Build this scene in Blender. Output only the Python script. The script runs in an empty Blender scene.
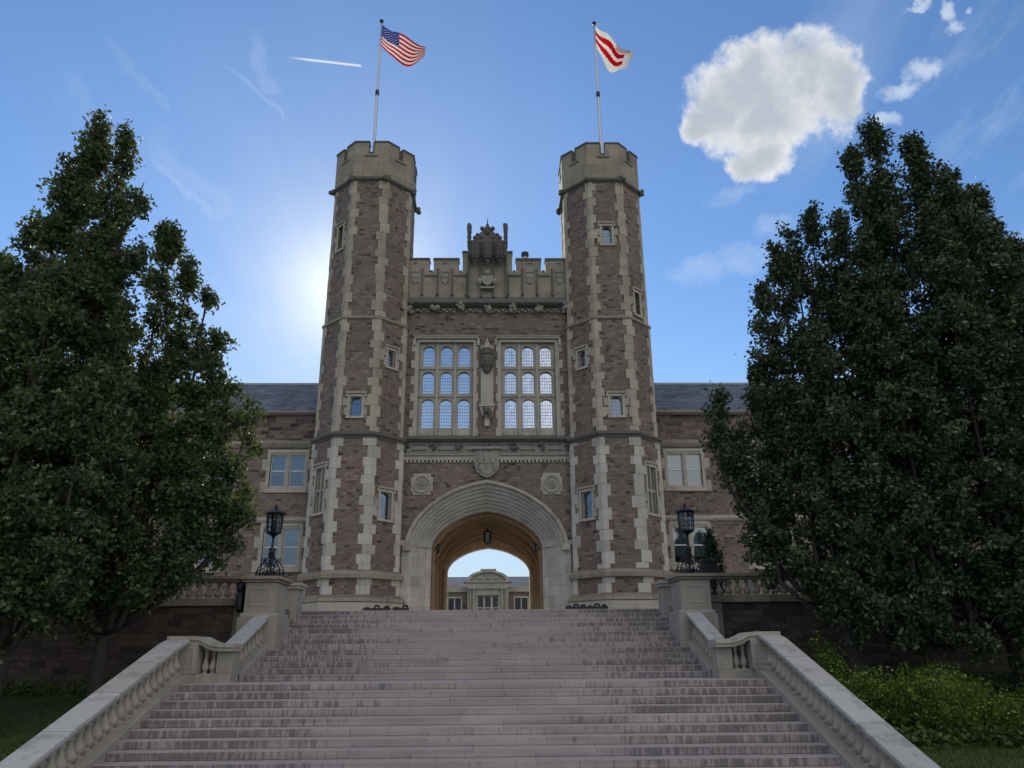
import bpy, bmesh, math, random
import numpy as np
from mathutils import Vector, Matrix
R = math.radians
random.seed(7)
sc = bpy.context.scene

# ------------------------------------------------------------------ camera
cd = bpy.data.cameras.new('camera'); cam = bpy.data.objects.new('camera', cd)
sc.collection.objects.link(cam); sc.camera = cam
cd.sensor_fit = 'HORIZONTAL'; cd.sensor_width = 36.0; cd.lens = 771.0 * 36.0 / 1024.0
cd.clip_start = 0.1; cd.clip_end = 3000.0
PIT, YAW, ROL = R(19.5), R(1.33), R(-0.5)
Fw = Vector((math.sin(YAW)*math.cos(PIT), math.cos(YAW)*math.cos(PIT), math.sin(PIT)))
Rt = Vector((math.cos(YAW), -math.sin(YAW), 0)); Up = Rt.cross(Fw)
A_ = Rt*math.cos(ROL) + Up*math.sin(ROL); B_ = Up*math.cos(ROL) - Rt*math.sin(ROL)
m = Matrix((A_, B_, -Fw)).transposed().to_4x4(); m.translation = (0.38, 0, 0)
cam.matrix_world = m

# ------------------------------------------------------------------ light and exposure
SUN_AZ, SUN_EL = -11.4, 25.9          # degrees right of +Y, above the horizon
sdir = Vector((math.sin(R(SUN_AZ))*math.cos(R(SUN_EL)), math.cos(R(SUN_AZ))*math.cos(R(SUN_EL)), math.sin(R(SUN_EL))))
ld = bpy.data.lights.new('sun', 'SUN'); ld.energy = 3.6; ld.angle = R(0.53); ld.color = (1.0, 0.93, 0.80)
lo = bpy.data.objects.new('sun', ld); sc.collection.objects.link(lo)
lo.rotation_euler = (-sdir).to_track_quat('-Z', 'Y').to_euler()
sc.view_settings.view_transform = 'Standard'; sc.view_settings.look = 'None'
sc.view_settings.exposure = 0.3; sc.view_settings.gamma = 1.0
sc.view_settings.use_curve_mapping = False

class NT:
    """tiny helper for writing node trees"""
    def __init__(s, tree): s.t = tree; s.n = tree.nodes; s.l = tree.links; s.n.clear()
    def new(s, typ, **kw):
        nd = s.n.new(typ)
        for k, v in kw.items(): setattr(nd, k, v)
        return nd
    def put(s, sock, v):
        if isinstance(v, bpy.types.NodeSocket): s.l.new(v, sock)
        elif v is not None: sock.default_value = v
    def m(s, op, a, b=None, c=None, clamp=False):
        nd = s.new('ShaderNodeMath', operation=op, use_clamp=clamp)
        s.put(nd.inputs[0], a); s.put(nd.inputs[1], b)
        if c is not None: s.put(nd.inputs[2], c)
        return nd.outputs[0]
    def v(s, op, a, b=None):
        nd = s.new('ShaderNodeVectorMath', operation=op)
        s.put(nd.inputs[0], a)
        if b is not None: s.put(nd.inputs[1], b)
        return nd.outputs['Value' if op in ('DOT_PRODUCT', 'LENGTH') else 'Vector']
    def xyz(s, x, y, z=0.0):
        nd = s.new('ShaderNodeCombineXYZ'); s.put(nd.inputs[0], x); s.put(nd.inputs[1], y); s.put(nd.inputs[2], z); return nd.outputs[0]
    def sep(s, a):
        nd = s.new('ShaderNodeSeparateXYZ'); s.put(nd.inputs[0], a); return nd.outputs
    def noise(s, vec, scale, detail=3.0, rough=0.55, col=False):
        nd = s.new('ShaderNodeTexNoise'); s.put(nd.inputs['Vector'], vec); nd.inputs['Scale'].default_value = scale
        nd.inputs['Detail'].default_value = detail; nd.inputs['Roughness'].default_value = rough
        return nd.outputs['Color' if col else 'Fac']
    def ss(s, a, lo_, hi_, to0=0.0, to1=1.0):
        nd = s.new('ShaderNodeMapRange', interpolation_type='SMOOTHSTEP')
        s.put(nd.inputs[0], a); nd.inputs[1].default_value = lo_; nd.inputs[2].default_value = hi_
        nd.inputs[3].default_value = to0; nd.inputs[4].default_value = to1
        return nd.outputs[0]
    def mix(s, f, a, b, mode='MIX'):
        nd = s.new('ShaderNodeMix', data_type='RGBA', blend_type=mode)
        s.put(nd.inputs[0], f)
        for i, q in ((6, a), (7, b)):
            if isinstance(q, tuple) and len(q) == 3: q = (*q, 1.0)
            s.put(nd.inputs[i], q)
        return nd.outputs[2]
    def ramp(s, f, stops, const=False):
        nd = s.new('ShaderNodeValToRGB'); e = nd.color_ramp.elements
        if const: nd.color_ramp.interpolation = 'CONSTANT'
        while len(e) < len(stops): e.new(0.5)
        for q, (p, c) in zip(e, stops): q.position = p; q.color = (*c, 1.0)
        s.put(nd.inputs[0], f); return nd.outputs[0]

# ------------------------------------------------------------------ sky
world = bpy.data.worlds.new('World'); sc.world = world; world.use_nodes = True
W_ = NT(world.node_tree)
sky = W_.new('ShaderNodeTexSky', sky_type='NISHITA', sun_disc=False)
sky.sun_elevation = R(SUN_EL); sky.sun_rotation = R(SUN_AZ)
sky.altitude = 150.0; sky.air_density = 1.0; sky.dust_density = 0.0; sky.ozone_density = 3.0
SKY_STRENGTH = 0.11; REAR_FILL = 1.25; HZ = 1.0/.11*.80
dr = W_.new('ShaderNodeTexCoord').outputs['Generated']
dn = W_.v('NORMALIZE', dr)
def dvec(az, el): return (math.sin(R(az))*math.cos(R(el)), math.cos(R(az))*math.cos(R(el)), math.sin(R(el)))
# two frames on the sky for the cloud masses: a, b are tangents of the angle away from the centre
def sky_frame(az, el):
    f = Vector(dvec(az, el)); r = Vector((f.y, -f.x, 0)).normalized(); u = r.cross(f)
    df = W_.m('MAXIMUM', W_.v('DOT_PRODUCT', dn, tuple(f)), 0.02)
    a = W_.m('DIVIDE', W_.v('DOT_PRODUCT', dn, tuple(r)), df); b = W_.m('DIVIDE', W_.v('DOT_PRODUCT', dn, tuple(u)), df)
    def loc(az2, el2):
        d = Vector(dvec(az2, el2)); q = d.dot(f); return d.dot(r)/q, d.dot(u)/q
    return a, b, loc
front = W_.ss(W_.v('DOT_PRODUCT', dn, (0, 1, 0)), 0.15, 0.3)
a1, b1, loc1 = sky_frame(25, 37)
wn = W_.noise(dn, 17.0, 7.0, 0.62, col=True)
wsep = W_.sep(wn)
aw = W_.m('ADD', a1, W_.m('MULTIPLY', W_.m('SUBTRACT', wsep[0], 0.5), 0.055))
bw = W_.m('ADD', b1, W_.m('MULTIPLY', W_.m('SUBTRACT', wsep[1], 0.5), 0.055))
def puff(a, b, loc, az, el, ra, rb):
    x0, y0 = loc(az, el)
    dx = W_.m('DIVIDE', W_.m('SUBTRACT', a, x0), ra); dy = W_.m('DIVIDE', W_.m('SUBTRACT', b, y0), rb)
    return W_.m('SUBTRACT', 1.0, W_.m('ADD', W_.m('MULTIPLY', dx, dx), W_.m('MULTIPLY', dy, dy)))
def field(ps, k=.25):
    f_ = None
    for p in ps:
        q = puff(aw, bw, loc1, *p); q = W_.m('MAXIMUM', q, -3.0)
        f_ = q if f_ is None else W_.m('SMOOTH_MAX', f_, q, k)
    return f_
big0 = field([(20.09, 37.75, .0475, .0547), (22.81, 39.17, .0492, .0462), (26.21, 37.99, .0581, .0567), (29.27, 36.86, .0291, .0497),
    (23.48, 36.14, .0740, .0362), (22.53, 33.81, .0370, .0270), (17.9, 36.6, .0234, .0256)], .3)
fine = W_.noise(dn, 55.0, 8.0, 0.68)
mid = W_.noise(dn, 26.0, 6.0, 0.62)
big = W_.m('ADD', W_.m('ADD', W_.m('SUBTRACT', big0, .08), W_.m('MULTIPLY', W_.m('SUBTRACT', mid, 0.5), 1.5)), W_.m('MULTIPLY', W_.m('SUBTRACT', fine, 0.5), 1.0))
bigA = W_.ss(big, -0.34, 0.50)
small = field([(35.07, 36.40, .0200, .0120), (33.29, 35.72, .0210, .0095), (37.52, 39.05, .0076, .0118), (37.36, 38.04, .0096, .0080), (38.79, 38.34, .0056, .0045), (35.52, 39.88, .0110, .0035), (31.75, 34.27, .0120, .0090)], .1)
small = W_.m('ADD', small, W_.m('MULTIPLY', W_.m('SUBTRACT', fine, 0.5), 3.2))
smallA = W_.m('MULTIPLY', W_.ss(small, -0.6, 1.3), 0.72)
faint = field([(17.0, 27.0, .05, .016), (20.5, 27.2, .05, .02), (22.6, 29.0, .025, .012), (19.9, 31.9, .03, .012), (24.5, 25.5, .05, .02)])
faintA = W_.m('MULTIPLY', W_.ss(W_.m('ADD', faint, W_.m('MULTIPLY', W_.m('SUBTRACT', fine, .5), 2.4)), -0.6, 1.6), 0.30)
# cirrus: long stretched noise on a high plane
zc = W_.m('MAXIMUM', W_.sep(dn)[2], 0.04)
pl = W_.xyz(W_.m('DIVIDE', W_.sep(dn)[0], zc), W_.m('DIVIDE', W_.sep(dn)[1], zc), 0.0)
rot = W_.new('ShaderNodeMapping'); W_.put(rot.inputs['Vector'], pl)
rot.inputs['Rotation'].default_value = (0, 0, R(-28)); rot.inputs['Scale'].default_value = (1.0, 0.22, 1.0)
ci = W_.noise(rot.outputs[0], 2.3, 7.0, 0.62)
ci2 = W_.noise(pl, 0.9, 2.0, 0.5)
cirA = W_.m('MULTIPLY', W_.ss(ci, 0.50, 0.80), W_.ss(ci2, 0.40, 0.62))
cirA = W_.m('MULTIPLY', cirA, 0.36)
# thin streaks and the vapour trail: segments in a second sky frame
a2, b2, loc2 = sky_frame(-20, 36)
def streak(az0, el0, az1, el1, wdt, op, soft=0.0):
    x0, y0 = loc2(az0, el0); x1, y1 = loc2(az1, el1); L = math.hypot(x1-x0, y1-y0); tx, ty = (x1-x0)/L, (y1-y0)/L
    px_ = W_.m('SUBTRACT', a2, x0); py_ = W_.m('SUBTRACT', b2, y0)
    al = W_.m('ADD', W_.m('MULTIPLY', px_, tx), W_.m('MULTIPLY', py_, ty))
    ac = W_.m('ABSOLUTE', W_.m('ADD', W_.m('SUBTRACT', W_.m('MULTIPLY', px_, ty), W_.m('MULTIPLY', py_, tx)), W_.m('MULTIPLY', W_.m('SUBTRACT', wsep[2], 0.5), soft)))
    end = W_.m('MULTIPLY', W_.ss(al, 0.0, L*0.35), W_.ss(al, L*0.97, L, 1.0, 0.0))
    return W_.m('MULTIPLY', W_.m('MULTIPLY', W_.ss(ac, wdt*0.15, wdt, 1.0, 0.0), end), op)
tr = streak(-18.64, 40.84, -12.02, 41.22, 0.0020, 0.80)
st = None
for q in [(-33.3, 38.9, -27.1, 35.4, .010, .08, .07), (-28.4, 33.2, -22.6, 29.4, .006, .18, .05), (-28.9, 34.5, -21.5, 29.8, .022, .12, .10), (-23.9, 39.7, -18.1, 36.9, .004, .15, .035),
          (-18.7, 28.0, -15.2, 21.7, .008, .16, .05), (-21.5, 42.5, -19.8, 38.2, .014, .12, .08), (-36.0, 36.5, -29.0, 31.0, .02, .07, .10)]:
    w_ = streak(*q); st = w_ if st is None else W_.m('MAXIMUM', st, w_)
# broad faint bands of high cloud low on the right
band = W_.noise(W_.v('MULTIPLY', W_.xyz(W_.m('ADD', W_.m('MULTIPLY', a1, .72), W_.m('MULTIPLY', b1, .70)), W_.m('SUBTRACT', W_.m('MULTIPLY', b1, .72), W_.m('MULTIPLY', a1, .70)), 0.0), (9.0, 22.0, 1.0)), 1.0, 7.0, .65)
bandm = W_.m('MULTIPLY', W_.ss(a1, .08, .22), W_.ss(b1, .12, -.02))
st = W_.m('MAXIMUM', st, W_.m('MULTIPLY', W_.m('MULTIPLY', W_.ss(band, .46, .72), bandm), .22))
skyc = W_.mix(1.0, sky.outputs[0], (0.87, 1.03, 1.17), 'MULTIPLY')
hz = W_.ss(W_.sep(dn)[2], .52, .04)
skyc = W_.mix(W_.m('MULTIPLY', W_.m('POWER', hz, 1.6), .85), skyc, (.56*HZ, .66*HZ, .76*HZ))
# bright aureole of thin high cloud near the sun
S_ = 1.0 / SKY_STRENGTH
cs = W_.m('MAXIMUM', W_.v('DOT_PRODUCT', dn, tuple(sdir)), 0.0)
wisp = W_.ss(W_.noise(rot.outputs[0], 4.0, 5.0, 0.6), 0.25, 0.75, 0.75, 1.15)
veil = W_.m('MULTIPLY', W_.m('ADD', W_.m('MULTIPLY', W_.m('POWER', cs, 150.0), 0.44), W_.m('MULTIPLY', W_.m('POWER', cs, 22.0), 0.24)), wisp, clamp=True)
skyc = W_.mix(veil, skyc, (0.70*S_, 0.75*S_, 0.80*S_))
core_ = W_.m('MULTIPLY', W_.m('POWER', cs, 420.0), 0.36*S_)
skyc = W_.v('ADD', skyc, W_.xyz(core_, W_.m('MULTIPLY', core_, .96), W_.m('MULTIPLY', core_, .86)))
S_ = 1.0 / SKY_STRENGTH
core = W_.ss(W_.m('ADD', big0, W_.m('MULTIPLY', W_.m('SUBTRACT', W_.noise(dn, 20.0, 5.0, .55), .5), 1.6)), 0.10, 0.95)
shade = W_.m('MULTIPLY', core, W_.ss(W_.noise(dn, 11.0, 6.0, 0.6), 0.28, 0.52, 0.35, 1.0))
cloudc = W_.mix(shade, (0.66*S_, 0.68*S_, 0.70*S_), (0.40*S_, 0.44*S_, 0.50*S_))
whitec = (0.55*S_, 0.63*S_, 0.74*S_)
thin = W_.m('MAXIMUM', W_.m('MAXIMUM', smallA, faintA), W_.m('MAXIMUM', cirA, st))
c = W_.mix(thin, skyc, whitec)
c = W_.mix(W_.m('MULTIPLY', tr, front), c, (0.7*S_, 0.74*S_, 0.78*S_))
c = W_.mix(W_.m('MULTIPLY', bigA, front), c, cloudc)
# bright cloud added unseen behind the camera to light the shaded facade
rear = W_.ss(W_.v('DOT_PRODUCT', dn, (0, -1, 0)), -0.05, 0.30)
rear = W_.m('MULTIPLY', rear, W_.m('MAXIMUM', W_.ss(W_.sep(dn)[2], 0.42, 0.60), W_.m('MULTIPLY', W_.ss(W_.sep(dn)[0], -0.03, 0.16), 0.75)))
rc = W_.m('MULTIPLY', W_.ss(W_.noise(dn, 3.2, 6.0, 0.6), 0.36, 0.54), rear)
c = W_.mix(rc, c, (1.06*REAR_FILL*S_, 1.01*REAR_FILL*S_, 0.94*REAR_FILL*S_))
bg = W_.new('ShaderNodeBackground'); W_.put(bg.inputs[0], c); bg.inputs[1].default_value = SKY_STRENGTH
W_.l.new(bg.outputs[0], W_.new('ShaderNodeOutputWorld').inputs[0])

# ------------------------------------------------------------------ mesh helpers
class MB:
    def __init__(s): s.v = []; s.f = []; s.mi = []; s.mat = 0; s.smooth = []; s.sm = False
    def add(s, vs, fs):
        o = len(s.v); s.v += [tuple(p) for p in vs]
        for f in fs: s.f.append(tuple(i+o for i in f)); s.mi.append(s.mat); s.smooth.append(s.sm)
    def box(s, x0, x1, y0, y1, z0, z1):
        s.add([(x0,y0,z0),(x1,y0,z0),(x1,y1,z0),(x0,y1,z0),(x0,y0,z1),(x1,y0,z1),(x1,y1,z1),(x0,y1,z1)],
              [(0,3,2,1),(4,5,6,7),(0,1,5,4),(1,2,6,5),(2,3,7,6),(3,0,4,7)])
    def rings(s, rs, close=True, caps=True):
        """loft between rings of equal length"""
        n = len(rs[0]); vs = [p for r in rs for p in r]; fs = []
        for k in range(len(rs)-1):
            for i in range(n if close else n-1):
                j = (i+1) % n; fs.append((k*n+i, k*n+j, (k+1)*n+j, (k+1)*n+i))
        if caps: fs.append(tuple(range(n))[::-1]); fs.append(tuple((len(rs)-1)*n+i for i in range(n)))
        s.add(vs, fs)
    def prism(s, pts, z0, z1): s.rings([[(x,y,z0) for x,y in pts], [(x,y,z1) for x,y in pts]])
    def lathe(s, cx, cy, prof, n=12, ph=0.0):
        s.rings([[(cx+r*math.cos(ph+2*math.pi*i/n), cy+r*math.sin(ph+2*math.pi*i/n), z) for i in range(n)] for r, z in prof])
    def tube(s, path, r, n=6):
        P = [Vector(p) for p in path]; rr = r if isinstance(r, (list, tuple)) else [r]*len(P); rs = []
        for i, p in enumerate(P):
            t = (P[min(i+1, len(P)-1)] - P[max(i-1, 0)]).normalized()
            a = t.orthogonal().normalized() if i == 0 else (a - t*a.dot(t)).normalized()
            b = t.cross(a)
            rs.append([tuple(p + (a*math.cos(2*math.pi*k/n) + b*math.sin(2*math.pi*k/n))*rr[i]) for k in range(n)])
        s.rings(rs)
    def sphere(s, c, r, n=8, sx=1, sy=1, sz=1):
        k = n//2+1
        s.rings([[(c[0]+sx*r*math.sin(math.pi*(j+.02)/(k-1+.04))*math.cos(2*math.pi*i/n), c[1]+sy*r*math.sin(math.pi*(j+.02)/(k-1+.04))*math.sin(2*math.pi*i/n), c[2]-sz*r*math.cos(math.pi*(j+.02)/(k-1+.04))) for i in range(n)] for j in range(k)])
ORG = {}
def setp(o, label=None, cat=None, group=None, kind=None):
    if label: o['label'] = label
    if cat: o['category'] = cat
    if group: o['group'] = group
    if kind: o['kind'] = kind
    return o
def root(name, loc, label, cat, group=None, kind=None):
    o = bpy.data.objects.new(name, None); sc.collection.objects.link(o); o.location = loc; o.empty_display_size = .3
    ORG[o] = Vector(loc); return setp(o, label, cat, group, kind)
def obj(name, mb, mats, parent=None, bevel=0, loc=None):
    """link the builder as one mesh; vertices are given in world space"""
    if not isinstance(mats, (list, tuple)): mats = [mats]
    org = ORG[parent] if parent else Vector(loc or (0, 0, 0))
    me = bpy.data.meshes.new(name); me.from_pydata([(x-org.x, y-org.y, z-org.z) for x, y, z in mb.v], [], mb.f)
    for q in mats: me.materials.append(q)
    if len(mats) > 1: me.polygons.foreach_set('material_index', mb.mi)
    me.polygons.foreach_set('use_smooth', mb.smooth)
    bm = bmesh.new(); bm.from_mesh(me); bmesh.ops.recalc_face_normals(bm, faces=bm.faces); bm.to_mesh(me); bm.free()
    o = bpy.data.objects.new(name, me); sc.collection.objects.link(o)
    if parent: o.parent = parent
    else: o.location = org
    ORG[o] = org
    if bevel:
        b = o.modifiers.new('bevel', 'BEVEL'); b.width = bevel; b.segments = 2; b.limit_method = 'ANGLE'
    return o
def copy_tree(o, parent=None):
    c = o.copy(); sc.collection.objects.link(c)
    if parent: c.parent = parent
    for ch in [q for q in o.children]: copy_tree(ch, c)
    return c
class Fr:
    """frame on a vertical face: u along it, z up, d outwards"""
    def __init__(s, ox, oy, ang=0.0):
        s.o = (ox, oy); s.U = (math.cos(R(ang)), math.sin(R(ang))); s.N = (math.sin(R(ang)), -math.cos(R(ang)))
    def p(s, u, z, d=0.0): return (s.o[0]+s.U[0]*u+s.N[0]*d, s.o[1]+s.U[1]*u+s.N[1]*d, z)
    def box(s, mb, u0, u1, z0, z1, d0, d1):
        mb.rings([[s.p(u0,z0,d), s.p(u1,z0,d), s.p(u1,z1,d), s.p(u0,z1,d)] for d in (d0, d1)])
    def poly(s, mb, pts, d0, d1):
        mb.rings([[s.p(u,z,d) for u, z in pts] for d in (d0, d1)])
    def ring(s, mb, outer, inner, d0, d1):
        """solid between two polylines of equal count"""
        n = len(outer)
        for i in range(n-1):
            q = [outer[i], outer[i+1], inner[i+1], inner[i]]
            mb.rings([[s.p(u,z,d) for u, z in q] for d in (d0, d1)])
    def panel(s, mb, u0, u1, z0, z1, holes, depth=.3):
        us = sorted({u0, u1, *[h[0] for h in holes], *[h[1] for h in holes]}); zs = sorted({z0, z1, *[h[2] for h in holes], *[h[3] for h in holes]})
        for i in range(len(us)-1):
            for j in range(len(zs)-1):
                cu, cz = (us[i]+us[i+1])/2, (zs[j]+zs[j+1])/2
                if any(h[0] < cu < h[1] and h[2] < cz < h[3] for h in holes): continue
                mb.add([s.p(us[i],zs[j]), s.p(us[i+1],zs[j]), s.p(us[i+1],zs[j+1]), s.p(us[i],zs[j+1])], [(0,1,2,3)])
        for a, b, c_, e in holes:
            mb.add([s.p(a,c_), s.p(b,c_), s.p(b,e), s.p(a,e), s.p(a,c_,-depth), s.p(b,c_,-depth), s.p(b,e,-depth), s.p(a,e,-depth)],
                   [(0,1,5,4),(1,2,6,5),(2,3,7,6),(3,0,4,7)])

# ------------------------------------------------------------------ materials
def mat(name):
    mt = bpy.data.materials.new(name); mt.use_nodes = True; t = NT(mt.node_tree)
    b = t.new('ShaderNodeBsdfPrincipled'); o = t.new('ShaderNodeOutputMaterial'); t.l.new(b.outputs[0], o.inputs[0])
    return mt, t, b
def wall_uv(t):
    g = t.new('ShaderNodeNewGeometry'); T = t.v('NORMALIZE', t.v('CROSS_PRODUCT', (0, 0, 1), g.outputs['True Normal']))
    u = t.v('DOT_PRODUCT', g.outputs['Position'], T); p = t.sep(g.outputs['Position'])
    return t.xyz(u, p[2], 0.0), g.outputs['Position'], g, p
def bump(t, b, h, strength, dist):
    n = t.new('ShaderNodeBump'); n.inputs['Strength'].default_value = strength; n.inputs['Distance'].default_value = dist
    t.put(n.inputs['Height'], h); t.l.new(n.outputs[0], b.inputs['Normal'])
def masonry(name, stops, mortar, bw=.42, bh=.15, rough=.9, wob=.035, bmp=.9):
    mt, t, b = mat(name); uv, pos, g, p = wall_uv(t)
    wn_ = t.noise(pos, 1.7, 3.0, col=True); warp = t.v('ADD', uv, t.v('MULTIPLY', t.v('SUBTRACT', wn_, (.5,.5,.5)), (wob*1.5, wob, 0)))
    def br(sc_w, sc_h, off, freq, sq):
        n = t.new('ShaderNodeTexBrick', offset=off, offset_frequency=2, squash=sq, squash_frequency=freq)
        t.put(n.inputs['Vector'], warp); n.inputs['Color1'].default_value = (0,0,0,1); n.inputs['Color2'].default_value = (1,1,1,1)
        n.inputs['Mortar'].default_value = (.5,.5,.5,1); n.inputs['Scale'].default_value = 1; n.inputs['Mortar Size'].default_value = .011
        n.inputs['Mortar Smooth'].default_value = .35; n.inputs['Brick Width'].default_value = sc_w; n.inputs['Row Height'].default_value = sc_h
        return n
    b1_ = br(bw, bh, .43, 3, 1.5); b2_ = br(bw*1.15, bh*2, .3, 2, .7)
    # patches where two courses become one, as in random-coursed rubble
    sel = t.m('GREATER_THAN', t.noise(t.v('MULTIPLY', uv, (.9, 1.6, 1)), 1.5, 1.0), .62)
    rnd = t.mix(sel, b1_.outputs['Color'], b2_.outputs['Color']); fac = t.mix(sel, b1_.outputs['Fac'], b2_.outputs['Fac'])
    col = t.ramp(rnd, stops)
    gr = t.noise(pos, 14.0, 6.0, .75); col = t.mix(1.0, col, t.ramp(gr, [(.28, (.50,.50,.51)), (.72, (1.38,1.34,1.3))]), 'MULTIPLY')
    big_ = t.noise(pos, .35, 3.0); col = t.mix(1.0, col, t.ramp(big_, [(.3, (.82,.82,.84)), (.7, (1.12,1.1,1.08))]), 'MULTIPLY')
    col = t.mix(t.m('MULTIPLY', fac, .85), col, mortar)
    t.put(b.inputs['Base Color'], col); b.inputs['Roughness'].default_value = rough
    h = t.m('ADD', t.m('MULTIPLY', t.m('SUBTRACT', 1.0, fac), 1.0), t.m('ADD', t.m('MULTIPLY', t.sep(rnd)[0], .7), t.m('MULTIPLY', t.noise(pos, 9.0, 4.0, .6), .9)))
    bump(t, b, h, bmp, .035)
    return mt
M = {}
M['rubble'] = masonry('rust_brown_rubble', [(0, (.050,.038,.033)), (.14, (.140,.102,.086)), (.45, (.198,.148,.122)), (.7, (.155,.124,.108)), (.88, (.25,.192,.155)), (1, (.10,.088,.082))], (.19,.158,.135), .25, .125)
M['rubble_dark'] = masonry('dark_rock_faced_rubble', [(0, (.03,.025,.023)), (.3, (.12,.084,.073)), (.55, (.20,.142,.12)), (.8, (.09,.07,.064)), (1, (.24,.18,.15))], (.20,.18,.165), .45, .19, bmp=1.0)
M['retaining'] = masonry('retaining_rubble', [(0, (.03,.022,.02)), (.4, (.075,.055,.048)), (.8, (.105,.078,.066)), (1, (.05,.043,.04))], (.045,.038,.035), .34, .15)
def limestone(name, base, joint=(.85, .42), streak_=.5, grime=.5, jd=.55):
    mt, t, b = mat(name); uv, pos, g, p = wall_uv(t)
    n1 = t.noise(pos, 1.1, 4.0, .6); n2 = t.noise(pos, 11.0, 5.0, .65)
    col = t.mix(n2, tuple(c*.80 for c in base), tuple(min(1, c*1.17) for c in base))
    col = t.mix(1.0, col, t.ramp(n1, [(.28, (.80,.79,.77)), (.5, (1,1,1)), (.75, (1.07,1.05,1.02))]), 'MULTIPLY')
    sv = t.v('MULTIPLY', pos, (5.0, 5.0, .55)); s1 = t.noise(sv, 1.0, 5.0, .65)
    col = t.mix(t.m('MULTIPLY', t.ss(s1, .52, .78), streak_), col, tuple(c*.33 for c in base))
    up = t.ss(t.sep(g.outputs['Normal'])[2], .3, .9)
    if grime:   # black crust on ledges
        col = t.mix(t.m('MULTIPLY', t.m('MULTIPLY', up, t.ss(n1, .3, .6)), grime), col, (.07,.068,.065))
    if joint:
        n = t.new('ShaderNodeTexBrick', offset=.5); t.put(n.inputs['Vector'], uv)
        n.inputs['Color1'].default_value = (.80,.80,.79,1); n.inputs['Color2'].default_value = (1.06,1.05,1.04,1); n.inputs['Mortar'].default_value = (jd,jd,jd,1)
        n.inputs['Scale'].default_value = 1; n.inputs['Mortar Size'].default_value = .008; n.inputs['Brick Width'].default_value = joint[0]; n.inputs['Row Height'].default_value = joint[1]
        col = t.mix(1.0, col, n.outputs['Color'], 'MULTIPLY')
    isl = t.ramp(g.outputs['Random Per Island'], [(0, (.80,.79,.77)), (.5, (1,1,1)), (1, (1.10,1.10,1.10))]); col = t.mix(1.0, col, isl, 'MULTIPLY')
    t.put(b.inputs['Base Color'], col); b.inputs['Roughness'].default_value = .88
    bump(t, b, t.m('ADD', n2, t.noise(pos, 50.0, 2.0)), .35, .01)
    return mt
M['stone'] = limestone('bedford_limestone', (.35,.32,.27), None)
M['ashlar'] = limestone('limestone_ashlar', (.43,.41,.37))
M['quoin'] = limestone('limestone_quoins', (.40,.38,.34), None, .55, .3)
M['quoin_old'] = limestone('weathered_quoins', (.335,.295,.235), None, .6, .4)
M['grimy'] = limestone('weathered_limestone', (.265,.232,.182), (.95,.5), .7, .8)
M['crust'] = limestone('black_crusted_limestone', (.10,.095,.088), None, .6, .7)
M['carved'] = limestone('carved_limestone', (.24,.225,.195), None, .8, .7)
M['rail'] = limestone('balustrade_limestone', (.33,.30,.255), None, .55, .0)
def railtop():
    mt, t, b = mat('worn_handrail_stone'); g = t.new('ShaderNodeNewGeometry'); P = g.outputs['Position']; p = t.sep(P)
    n1 = t.noise(P, 2.2, 6.0, .7); n2 = t.noise(P, 22.0, 5.0, .7)
    col = t.mix(n2, (.33,.32,.30), (.50,.49,.465)); col = t.mix(t.m('MULTIPLY', t.ss(n1, .50, .66), .55), col, (.17,.165,.15))
    col = t.mix(t.m('MULTIPLY', t.ss(t.noise(P, 7.0, 6.0, .75), .60, .70), .5), col, (.11,.115,.10))
    jy = t.m('FRACT', t.m('DIVIDE', p[1], 1.35)); col = t.mix(t.m('MULTIPLY', t.m('LESS_THAN', jy, .010), .8), col, (.08,.08,.075))
    cell = t.m('FLOOR', t.m('DIVIDE', p[1], 1.35)); w = t.new('ShaderNodeTexWhiteNoise', noise_dimensions='2D'); t.put(w.inputs['Vector'], t.xyz(cell, t.m('SIGN', p[0])))
    col = t.mix(1.0, col, t.ramp(w.outputs['Value'], [(0, (.86,.85,.83)), (1, (1.06,1.06,1.06))]), 'MULTIPLY')
    t.put(b.inputs['Base Color'], col); b.inputs['Roughness'].default_value = .85; bump(t, b, n2, .5, .01); return mt
M['railtop'] = railtop()
M['vault'] = limestone('tan_vault_stone', (.78,.60,.41), (.6,.3), .35, 0, .75)
M['vaultrib'] = limestone('tan_rib_stone', (.22,.145,.085), None, .35, 0)
def simple(name, colr, rough=.6, metal=0.0, var=.15, sc_=8.0, spec=None, b_=0.0):
    mt, t, b = mat(name); g = t.new('ShaderNodeNewGeometry'); n = t.noise(g.outputs['Position'], sc_, 4.0, .6)
    t.put(b.inputs['Base Color'], t.mix(n, tuple(c*(1-var) for c in colr), tuple(min(1, c*(1+var)) for c in colr)))
    b.inputs['Roughness'].default_value = rough; b.inputs['Metallic'].default_value = metal
    if b_: bump(t, b, n, b_, .01)
    return mt
M['iron'] = simple('black_wrought_iron', (.012,.012,.014), .45, .3)
M['metal'] = simple('galvanised_pole', (.42,.42,.44), .35, .7)
M['lead'] = simple('dull_lead', (.30,.31,.33), .6, .2)
M['sash'] = simple('white_painted_sash', (.56,.56,.55), .5)
M['dsash'] = simple('dark_bronze_sash', (.05,.045,.04), .5)
M['blind'] = simple('pale_roller_blind', (.24,.29,.32), .8)
M['room'] = simple('dim_room', (.03,.03,.033), .9)
M['black'] = simple('black_plastic', (.015,.015,.017), .5)
M['bark'] = simple('grey_brown_bark', (.05,.04,.032), .95, 0, .5, 14, b_=.8)
M['soil'] = simple('bare_soil', (.045,.035,.028), .95, 0, .5, 6, b_=.6)
M['mulch'] = simple('dark_mulch', (.022,.016,.012), .95, 0, .6, 20, b_=1.0)
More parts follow.
